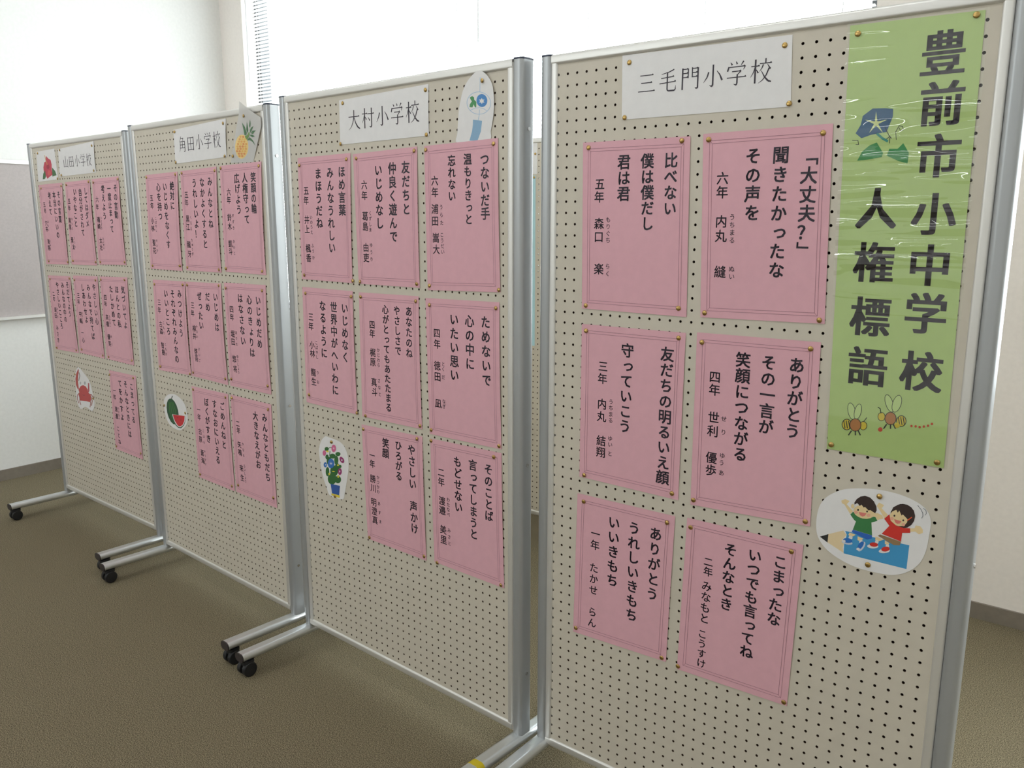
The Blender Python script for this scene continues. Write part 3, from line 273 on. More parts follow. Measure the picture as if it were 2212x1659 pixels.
(1,'wind_chime',[(779.8,29.3),(761.4,26.1),(737.5,10.6),(720.0,-10.1),(710.9,-31.8),(703.6,-52.7),(699.7,-76.5),(695.3,-108.8),(696.1,-134.5),(800.2,-133.2),(808.6,-112.6),(816.1,-87.4),(821.2,-58.8),(821.3,-30.0),(817.4,-6.7),(807.7,9.2),(796.3,20.7)],[[(0.35,0.52,0.7),[[(778.1,13.7),(776.1,-19.2),(777.6,-19.4),(779.6,13.5)]]],[(0.35,0.52,0.7),[[(810.3,-48.1),(811.9,-48.2),(811.1,-53.3),(809.5,-52.9)],[(809.5,-52.9),(811.1,-53.3),(808.9,-58.0),(807.4,-57.4)],[(807.4,-57.4),(808.9,-58.0),(805.2,-62.3),(803.8,-61.5)],[(803.8,-61.5),(805.2,-62.3),(800.2,-65.9),(799.1,-65.0)],[(799.1,-65.0),(800.2,-65.9),(794.2,-68.7),(793.3,-67.6)],[(793.3,-67.6),(794.2,-68.7),(787.3,-70.6),(786.6,-69.5)],[(786.6,-69.5),(787.3,-70.6),(779.7,-71.5),(779.4,-70.4)],[(779.4,-70.4),(779.7,-71.5),(771.8,-71.4),(771.9,-70.3)],[(771.9,-70.3),(771.8,-71.4),(763.9,-70.3),(764.3,-69.2)],[(764.3,-69.2),(763.9,-70.3),(756.3,-68.2),(757.0,-67.2)],[(757.0,-67.2),(756.3,-68.2),(749.3,-65.2),(750.2,-64.3)],[(750.2,-64.3),(749.3,-65.2),(743.1,-61.3),(744.3,-60.6)],[(744.3,-60.6),(743.1,-61.3),(738.0,-56.8),(739.5,-56.3)],[(739.5,-56.3),(738.0,-56.8),(734.3,-51.9),(735.9,-51.6)],[(735.9,-51.6),(734.3,-51.9),(732.0,-46.6),(733.7,-46.5)],[(733.7,-46.5),(732.0,-46.6),(731.3,-41.3),(733.0,-41.5)],[(733.0,-41.5),(731.3,-41.3),(732.1,-36.1),(733.8,-36.5)],[(733.8,-36.5),(732.1,-36.1),(734.6,-31.3),(736.1,-31.9)],[(736.1,-31.9),(734.6,-31.3),(738.4,-27.0),(739.8,-27.8)],[(739.8,-27.8),(738.4,-27.0),(743.6,-23.4),(744.8,-24.4)],[(744.8,-24.4),(743.6,-23.4),(749.8,-20.7),(750.7,-21.8)],[(750.7,-21.8),(749.8,-20.7),(756.9,-18.9),(757.5,-20.0)],[(757.5,-20.0),(756.9,-18.9),(764.5,-18.1),(764.8,-19.3)],[(764.8,-19.3),(764.5,-18.1),(772.4,-18.3),(772.3,-19.5)],[(772.3,-19.5),(772.4,-18.3),(780.2,-19.6),(779.8,-20.7)],[(779.8,-20.7),(780.2,-19.6),(787.7,-21.7),(787.0,-22.8)],[(787.0,-22.8),(787.7,-21.7),(794.5,-24.8),(793.6,-25.7)],[(793.6,-25.7),(794.5,-24.8),(800.5,-28.6),(799.3,-29.3)],[(799.3,-29.3),(800.5,-28.6),(805.4,-33.0),(804.0,-33.6)],[(804.0,-33.6),(805.4,-33.0),(809.0,-37.9),(807.5,-38.2)],[(807.5,-38.2),(809.0,-37.9),(811.2,-43.0),(809.6,-43.1)],[(809.6,-43.1),(811.2,-43.0),(811.9,-48.2),(810.3,-48.1)]]],[(0.35,0.52,0.7),[[(741.6,-60.0),(757.8,-56.3),(757.2,-55.3),(741.0,-59.0)],[(756.8,-56.4),(774.6,-56.0),(774.4,-55.0),(756.6,-55.4)],[(773.4,-55.9),(789.3,-60.3),(789.7,-59.3),(773.8,-54.9)],[(788.2,-59.8),(798.9,-66.3),(799.8,-65.5),(789.1,-59.1)]]],[(0.07,0.28,0.1),[[(742.1,-29.3),(750.6,-26.5),(756.6,-30.0),(757.3,-35.9),(764.0,-41.2),(763.1,-54.0),(758.8,-53.7),(754.7,-46.3),(750.3,-53.0),(740.1,-51.5),(741.9,-45.2),(748.8,-38.7),(744.6,-33.6)]]],[(0.07,0.24,0.55),[[(800.5,-41.4),(799.1,-47.1),(795.1,-51.6),(789.3,-54.4),(782.4,-55.0),(775.5,-53.3),(769.6,-49.5),(765.7,-44.2),(764.4,-38.3),(765.9,-32.6),(769.8,-28.0),(775.8,-25.3),(782.7,-24.7),(789.5,-26.5),(795.3,-30.3),(799.1,-35.5)]]],[(0.74,0.72,0.72),[[(782.3,-33.8),(784.9,-38.0),(791.2,-38.2),(787.5,-41.5),(791.1,-45.4),(784.8,-44.5),(782.1,-48.2),(779.5,-44.0),(773.2,-43.8),(776.8,-40.5),(773.2,-36.6),(779.5,-37.5)]]],[(0.35,0.52,0.7),[[(773.3,-59.8),(771.4,-72.6),(772.9,-72.8),(774.8,-60.0)],[(771.5,-71.9),(767.0,-85.8),(768.5,-86.1),(773.0,-72.3)]]],[(0.25,0.42,0.6),[[(750.9,-82.0),(781.3,-86.6),(776.0,-111.6),(764.0,-132.3),(736.5,-130.7),(746.2,-109.7),(749.9,-94.4)]]]],[(787.1,5.3)]),
(1,'morning_glory_pot',[(84.1,-1004.1),(101.7,-1003.1),(148.9,-1006.4),(175.9,-1015.1),(191.6,-1032.6),(198.6,-1054.3),(198.6,-1088.2),(187.6,-1131.6),(174.5,-1173.1),(161.2,-1197.7),(97.0,-1198.9),(80.9,-1175.6),(65.1,-1146.3),(54.3,-1110.3),(48.3,-1069.2),(49.9,-1047.8),(63.0,-1021.7)],[[(0.03,0.14,0.035),[[(135.8,-1059.5),(134.3,-1062.9),(130.6,-1066.3),(125.2,-1069.2),(118.8,-1071.0),(112.5,-1071.6),(107.3,-1070.8),(103.9,-1068.8),(102.8,-1065.8),(104.3,-1062.3),(108.1,-1058.9),(113.6,-1056.1),(120.0,-1054.2),(126.2,-1053.7),(131.4,-1054.5),(134.8,-1056.5)]]],[(0.03,0.14,0.035),[[(149.0,-1070.7),(147.8,-1076.7),(145.1,-1082.2),(141.4,-1086.2),(137.1,-1088.2),(133.0,-1087.9),(129.7,-1085.2),(127.7,-1080.7),(127.2,-1074.9),(128.4,-1068.9),(131.1,-1063.4),(134.9,-1059.4),(139.1,-1057.5),(143.2,-1057.8),(146.5,-1060.5),(148.6,-1065.0)]]],[(0.03,0.14,0.035),[[(113.8,-1080.3),(112.5,-1085.9),(109.3,-1091.1),(104.8,-1095.0),(99.6,-1097.1),(94.5,-1097.0),(90.4,-1094.8),(87.8,-1090.8),(87.2,-1085.5),(88.6,-1079.9),(91.8,-1074.8),(96.4,-1070.9),(101.5,-1068.8),(106.5,-1068.9),(110.6,-1071.1),(113.2,-1075.1)]]],[(0.03,0.14,0.035),[[(145.6,-1105.9),(143.6,-1113.2),(138.7,-1120.0),(131.7,-1125.4),(123.7,-1128.4),(115.7,-1128.7),(109.2,-1126.1),(105.0,-1121.1),(103.9,-1114.4),(106.0,-1107.0),(110.9,-1100.1),(118.0,-1094.8),(126.1,-1091.8),(134.0,-1091.6),(140.4,-1094.2),(144.5,-1099.2)]]],[(0.03,0.14,0.035),[[(99.2,-1118.1),(98.1,-1124.3),(95.5,-1129.8),(92.0,-1133.9),(88.1,-1135.9),(84.3,-1135.5),(81.3,-1132.7),(79.4,-1128.1),(79.1,-1122.2),(80.3,-1116.1),(82.8,-1110.5),(86.3,-1106.5),(90.3,-1104.5),(94.0,-1104.9),(97.1,-1107.7),(98.9,-1112.3)]]],[(0.03,0.14,0.035),[[(135.2,-1134.4),(132.9,-1142.3),(127.5,-1149.8),(119.7,-1155.8),(110.7,-1159.2),(101.8,-1159.6),(94.5,-1156.9),(89.9,-1151.5),(88.6,-1144.2),(90.9,-1136.2),(96.5,-1128.6),(104.4,-1122.8),(113.4,-1119.4),(122.1,-1119.1),(129.3,-1121.8),(133.9,-1127.2)]]],[(0.03,0.14,0.035),[[(158.9,-1132.2),(157.4,-1137.3),(153.6,-1142.1),(148.1,-1146.0),(141.8,-1148.3),(135.6,-1148.7),(130.4,-1147.1),(127.1,-1143.7),(126.2,-1139.1),(127.8,-1133.9),(131.6,-1129.1),(137.1,-1125.2),(143.5,-1122.9),(149.6,-1122.6),(154.8,-1124.2),(158.0,-1127.6)]]],[(0.03,0.14,0.035),[[(161.5,-1047.7),(160.4,-1050.6),(157.3,-1053.4),(152.9,-1055.7),(147.7,-1057.2),(142.6,-1057.7),(138.4,-1057.0),(135.6,-1055.3),(134.7,-1052.8),(135.9,-1049.9),(139.0,-1047.1),(143.5,-1044.8),(148.6,-1043.3),(153.7,-1042.9),(158.0,-1043.6),(160.7,-1045.3)]]],[(0.03,0.14,0.035),[[(101.2,-1042.5),(100.1,-1045.4),(97.6,-1048.1),(93.9,-1050.3),(89.6,-1051.6),(85.3,-1051.9),(81.8,-1051.0),(79.6,-1049.2),(78.9,-1046.7),(80.0,-1043.8),(82.5,-1041.1),(86.3,-1038.9),(90.6,-1037.6),(94.8,-1037.3),(98.3,-1038.2),(100.5,-1040.0)]]],[(0.03,0.14,0.035),[[(155.1,-1091.5),(153.8,-1096.5),(150.8,-1101.2),(146.4,-1104.8),(141.3,-1106.7),(136.3,-1106.8),(132.3,-1104.9),(129.7,-1101.4),(129.0,-1096.7),(130.3,-1091.7),(133.4,-1087.0),(137.9,-1083.5),(142.9,-1081.5),(147.9,-1081.5),(151.9,-1083.4),(154.5,-1086.9)]]],[(0.03,0.14,0.035),[[(163.9,-1087.7),(163.3,-1089.9),(161.8,-1092.0),(159.6,-1093.6),(157.1,-1094.6),(154.6,-1094.6),(152.6,-1093.9),(151.3,-1092.3),(150.9,-1090.3),(151.6,-1088.0),(153.1,-1086.0),(155.3,-1084.3),(157.8,-1083.4),(160.2,-1083.3),(162.3,-1084.1),(163.5,-1085.7)]]],[(0.03,0.14,0.035),[[(99.3,-1069.2),(98.4,-1072.6),(96.3,-1075.7),(93.3,-1078.1),(89.8,-1079.4),(86.5,-1079.5),(83.7,-1078.2),(81.9,-1075.8),(81.5,-1072.7),(82.4,-1069.3),(84.5,-1066.2),(87.6,-1063.8),(91.0,-1062.5),(94.4,-1062.5),(97.1,-1063.8),(98.9,-1066.1)]]],[(0.03,0.14,0.035),[[(92.1,-1045.3),(111.9,-1035.6),(110.6,-1034.1),(90.8,-1043.8)],[(109.2,-1036.4),(130.7,-1034.0),(131.2,-1032.0),(109.7,-1034.4)]]],[(0.03,0.14,0.035),[[(105.5,-1063.2),(109.0,-1047.5),(105.9,-1047.9),(102.5,-1063.6)]]],[(0.03,0.1,0.36),[[(103.1,-1158.0),(152.2,-1154.4),(150.7,-1160.3),(145.8,-1187.2),(108.6,-1189.2),(104.6,-1167.6)]]],[(0.75,0.6,0.06),[[(106.5,-1189.0),(149.0,-1187.2),(147.4,-1196.0),(103.8,-1196.0)]]],[(0.66,0.14,0.3),[[(139.7,-1033.3),(138.4,-1038.3),(135.6,-1042.8),(131.5,-1046.3),(126.9,-1048.1),(122.3,-1048.0),(118.6,-1046.0),(116.2,-1042.4),(115.6,-1037.8),(116.9,-1032.8),(119.8,-1028.3),(123.9,-1024.8),(128.5,-1023.0),(133.0,-1023.2),(136.7,-1025.2),(139.1,-1028.7)]]],[(0.8,0.5,0.6),[[(131.6,-1034.8),(131.2,-1036.2),(130.3,-1037.5),(129.0,-1038.5),(127.5,-1039.0),(126.0,-1039.1),(124.7,-1038.5),(124.0,-1037.6),(123.8,-1036.3),(124.1,-1034.9),(125.1,-1033.6),(126.4,-1032.6),(127.9,-1032.1),(129.4,-1032.1),(130.6,-1032.6),(131.4,-1033.6)]]],[(0.66,0.14,0.3),[[(85.8,-1058.6),(84.8,-1062.4),(82.7,-1065.9),(79.6,-1068.5),(76.1,-1069.9),(72.8,-1069.8),(70.0,-1068.3),(68.3,-1065.6),(67.8,-1062.0),(68.8,-1058.2),(71.0,-1054.7),(74.0,-1052.1),(77.5,-1050.7),(80.9,-1050.8),(83.6,-1052.3),(85.4,-1055.1)]]],[(0.32,0.03,0.16),[[(176.7,-1060.9),(178.9,-1064.5),(179.3,-1068.2),(178.0,-1071.6),(175.0,-1074.2),(170.9,-1075.4),(166.2,-1075.2),(161.7,-1073.5),(158.1,-1070.6),(155.9,-1067.0),(155.4,-1063.2),(156.8,-1059.8),(159.8,-1057.3),(163.9,-1056.1),(168.6,-1056.3),(173.1,-1058.0)]]],[(0.74,0.72,0.72),[[(170.6,-1065.8),(170.2,-1067.2),(169.5,-1068.4),(168.4,-1069.4),(167.1,-1069.9),(165.9,-1069.9),(164.9,-1069.3),(164.3,-1068.3),(164.1,-1067.1),(164.5,-1065.7),(165.2,-1064.4),(166.3,-1063.5),(167.6,-1063.0),(168.8,-1063.0),(169.8,-1063.5),(170.4,-1064.5)]]],[(0.32,0.03,0.16),[[(164.5,-1104.5),(163.5,-1109.0),(161.1,-1113.2),(157.7,-1116.3),(153.9,-1118.0),(150.1,-1117.9),(147.0,-1116.1),(145.1,-1112.8),(144.6,-1108.6),(145.7,-1104.0),(148.1,-1099.8),(151.5,-1096.7),(155.3,-1095.1),(159.1,-1095.2),(162.1,-1097.0),(164.1,-1100.3)]]],[(0.74,0.72,0.72),[[(157.2,-1105.6),(156.9,-1106.9),(156.2,-1108.2),(155.1,-1109.2),(154.0,-1109.7),(152.8,-1109.7),(151.9,-1109.1),(151.3,-1108.1),(151.2,-1106.8),(151.5,-1105.4),(152.2,-1104.1),(153.2,-1103.2),(154.4,-1102.7),(155.6,-1102.7),(156.5,-1103.3),(157.1,-1104.3)]]],[(0.03,0.16,0.5),[[(127.2,-1085.3),(125.5,-1091.8),(121.4,-1097.8),(115.6,-1102.4),(108.9,-1105.0),(102.4,-1105.1),(97.0,-1102.7),(93.6,-1098.1),(92.7,-1092.2),(94.4,-1085.7),(98.6,-1079.7),(104.4,-1075.0),(111.1,-1072.5),(117.6,-1072.5),(122.9,-1074.9),(126.3,-1079.4)]]],[(0.74,0.72,0.72),[[(110.5,-1081.7),(111.7,-1087.1),(120.6,-1084.5),(112.5,-1088.8),(116.1,-1093.1),(109.9,-1090.4),(103.1,-1095.7),(107.4,-1089.7),(99.6,-1088.6),(108.5,-1087.7)]]],[(0.03,0.16,0.5),[[(88.6,-1097.2),(87.7,-1100.7),(85.5,-1103.9),(82.5,-1106.4),(79.0,-1107.8),(75.6,-1107.8),(72.8,-1106.5),(71.1,-1104.0),(70.6,-1100.7),(71.5,-1097.2),(73.7,-1094.0),(76.8,-1091.5),(80.2,-1090.1),(83.6,-1090.1),(86.4,-1091.5),(88.1,-1093.9)]]],[(0.74,0.72,0.72),[[(84.6,-1098.0),(84.3,-1098.9),(83.7,-1099.7),(82.7,-1100.4),(81.7,-1100.8),(80.7,-1100.8),(79.8,-1100.5),(79.3,-1099.9),(79.2,-1099.0),(79.4,-1098.1),(80.1,-1097.3),(81.0,-1096.6),(82.0,-1096.2),(83.0,-1096.2),(83.9,-1096.5),(84.4,-1097.1)]]],[(0.7,0.6,0.05),[[(100.5,-1051.8),(99.4,-1052.9),(97.4,-1053.8),(94.9,-1054.3),(92.3,-1054.4),(89.9,-1054.1),(88.1,-1053.4),(87.2,-1052.4),(87.4,-1051.2),(88.5,-1050.1),(90.5,-1049.2),(93.0,-1048.7),(95.7,-1048.6),(98.1,-1048.9),(99.8,-1049.6),(100.7,-1050.6)]]],[(0.7,0.6,0.05),[[(129.2,-1112.2),(128.4,-1112.9),(126.5,-1113.6),(123.9,-1114.2),(120.9,-1114.6),(117.9,-1114.8),(115.5,-1114.6),(114.0,-1114.2),(113.7,-1113.6),(114.5,-1112.9),(116.4,-1112.1),(119.0,-1111.5),(122.0,-1111.1),(124.9,-1111.0),(127.3,-1111.1),(128.8,-1111.5)]]],[(0.7,0.6,0.05),[[(103.6,-1124.9),(103.1,-1126.6),(102.0,-1128.2),(100.3,-1129.5),(98.4,-1130.2),(96.5,-1130.3),(95.0,-1129.7),(94.0,-1128.5),(93.8,-1126.9),(94.3,-1125.2),(95.4,-1123.6),(97.1,-1122.4),(99.0,-1121.7),(100.8,-1121.6),(102.4,-1122.2),(103.3,-1123.4)]]],[(0.7,0.6,0.05),[[(152.3,-1085.9),(151.8,-1087.0),(150.6,-1088.2),(148.8,-1089.1),(146.7,-1089.8),(144.6,-1090.0),(142.9,-1089.7),(141.8,-1089.0),(141.4,-1088.0),(141.9,-1086.9),(143.2,-1085.7),(145.0,-1084.8),(147.1,-1084.2),(149.1,-1084.0),(150.8,-1084.2),(151.9,-1084.9)]]],[(0.7,0.6,0.05),[[(150.7,-1123.5),(150.2,-1125.3),(149.0,-1127.0),(147.2,-1128.3),(145.2,-1129.1),(143.2,-1129.2),(141.6,-1128.5),(140.6,-1127.3),(140.3,-1125.7),(140.8,-1123.9),(142.0,-1122.2),(143.8,-1120.8),(145.8,-1120.1),(147.8,-1120.0),(149.4,-1120.6),(150.4,-1121.9)]]]],[(120.0,-1015.7),(124.6,-1195.5)]),
(2,'watermelon',[(110.8,-999.6),(136.4,-998.3),(171.7,-1005.8),(199.0,-1018.8),(216.4,-1036.5),(225.4,-1064.4),(225.3,-1087.1),(214.6,-1105.8),(193.9,-1124.1),(161.8,-1140.5),(136.0,-1144.3),(94.7,-1140.8),(65.8,-1130.5),(45.4,-1110.3),(35.7,-1082.5),(32.0,-1055.0),(42.2,-1030.2),(66.5,-1012.8),(89.2,-1003.8)],[[(0.02,0.085,0.035),[[(151.7,-1060.9),(153.7,-1081.5),(148.3,-1100.8),(136.3,-1116.0),(119.3,-1124.8),(100.0,-1125.7),(81.2,-1118.6),(65.9,-1104.4),(56.6,-1085.3),(54.6,-1064.4),(60.3,-1044.8),(72.7,-1029.7),(89.9,-1021.3),(109.2,-1020.7),(127.7,-1028.1),(142.6,-1042.2)]]],[(0.04,0.19,0.03),[[(79.0,-1037.9),(75.1,-1077.4),(81.4,-1076.3),(85.2,-1036.9)],[(74.8,-1076.1),(96.0,-1110.5),(102.0,-1108.5),(80.9,-1074.2)]]],[(0.04,0.19,0.03),[[(88.9,-1036.6),(92.2,-1074.9),(98.4,-1073.5),(95.2,-1035.3)],[(91.8,-1073.3),(105.9,-1108.8),(112.0,-1107.1),(98.0,-1071.6)]]],[(0.04,0.19,0.03),[[(99.6,-1035.1),(110.3,-1072.2),(116.5,-1070.6),(105.7,-1033.6)],[(109.9,-1070.4),(116.4,-1107.0),(122.6,-1105.5),(116.1,-1069.0)]]],[(0.04,0.19,0.03),[[(109.5,-1033.8),(127.2,-1069.7),(133.2,-1067.9),(115.5,-1032.1)],[(126.7,-1067.7),(126.2,-1105.3),(132.4,-1104.0),(132.9,-1066.5)]]],[(0.1,0.12,0.1),[[(110.0,-1006.7),(99.2,-1021.9),(106.8,-1022.0),(117.6,-1006.7)]]],[(0.03,0.1,0.06),[[(96.8,-1085.2),(207.1,-1074.7),(205.4,-1096.0),(191.9,-1115.3),(165.4,-1132.4),(142.1,-1134.6),(120.2,-1127.2),(106.4,-1112.1)]]],[(0.74,0.72,0.72),[[(98.0,-1085.0),(206.0,-1074.9),(202.7,-1096.4),(187.4,-1114.9),(161.4,-1129.0),(145.1,-1130.6),(125.4,-1124.1),(109.2,-1109.3)]]],[(0.6,0.02,0.03),[[(104.9,-1085.7),(202.4,-1076.0),(196.2,-1097.5),(179.3,-1116.3),(157.2,-1126.3),(139.0,-1125.3),(118.3,-1110.2),(108.9,-1096.6)]]],[(0.05,0.02,0.02),[[(147.1,-1091.7),(146.8,-1092.5),(146.1,-1093.3),(145.1,-1093.9),(144.0,-1094.2),(142.9,-1094.3),(142.1,-1093.9),(141.6,-1093.4),(141.5,-1092.6),(141.8,-1091.7),(142.6,-1090.9),(143.5,-1090.3),(144.7,-1090.0),(145.7,-1090.0),(146.6,-1090.3),(147.1,-1090.9)]]],[(0.05,0.02,0.02),[[(171.4,-1096.9),(171.1,-1097.8),(170.4,-1098.6),(169.4,-1099.2),(168.3,-1099.5),(167.2,-1099.5),(166.4,-1099.2),(165.9,-1098.6),(165.8,-1097.8),(166.2,-1097.0),(166.9,-1096.2),(167.9,-1095.6),(168.9,-1095.3),(170.0,-1095.3),(170.8,-1095.6),(171.3,-1096.2)]]],[(0.05,0.02,0.02),[[(132.8,-1106.7),(132.5,-1107.3),(131.9,-1107.9),(131.1,-1108.4),(130.1,-1108.7),(129.3,-1108.7),(128.5,-1108.5),(128.1,-1108.0),(128.0,-1107.4),(128.3,-1106.8),(128.9,-1106.1),(129.8,-1105.7),(130.7,-1105.4),(131.6,-1105.4),(132.3,-1105.6),(132.7,-1106.1)]]]],[(39.5,-1057.1),(211.2,-1062.7)]),
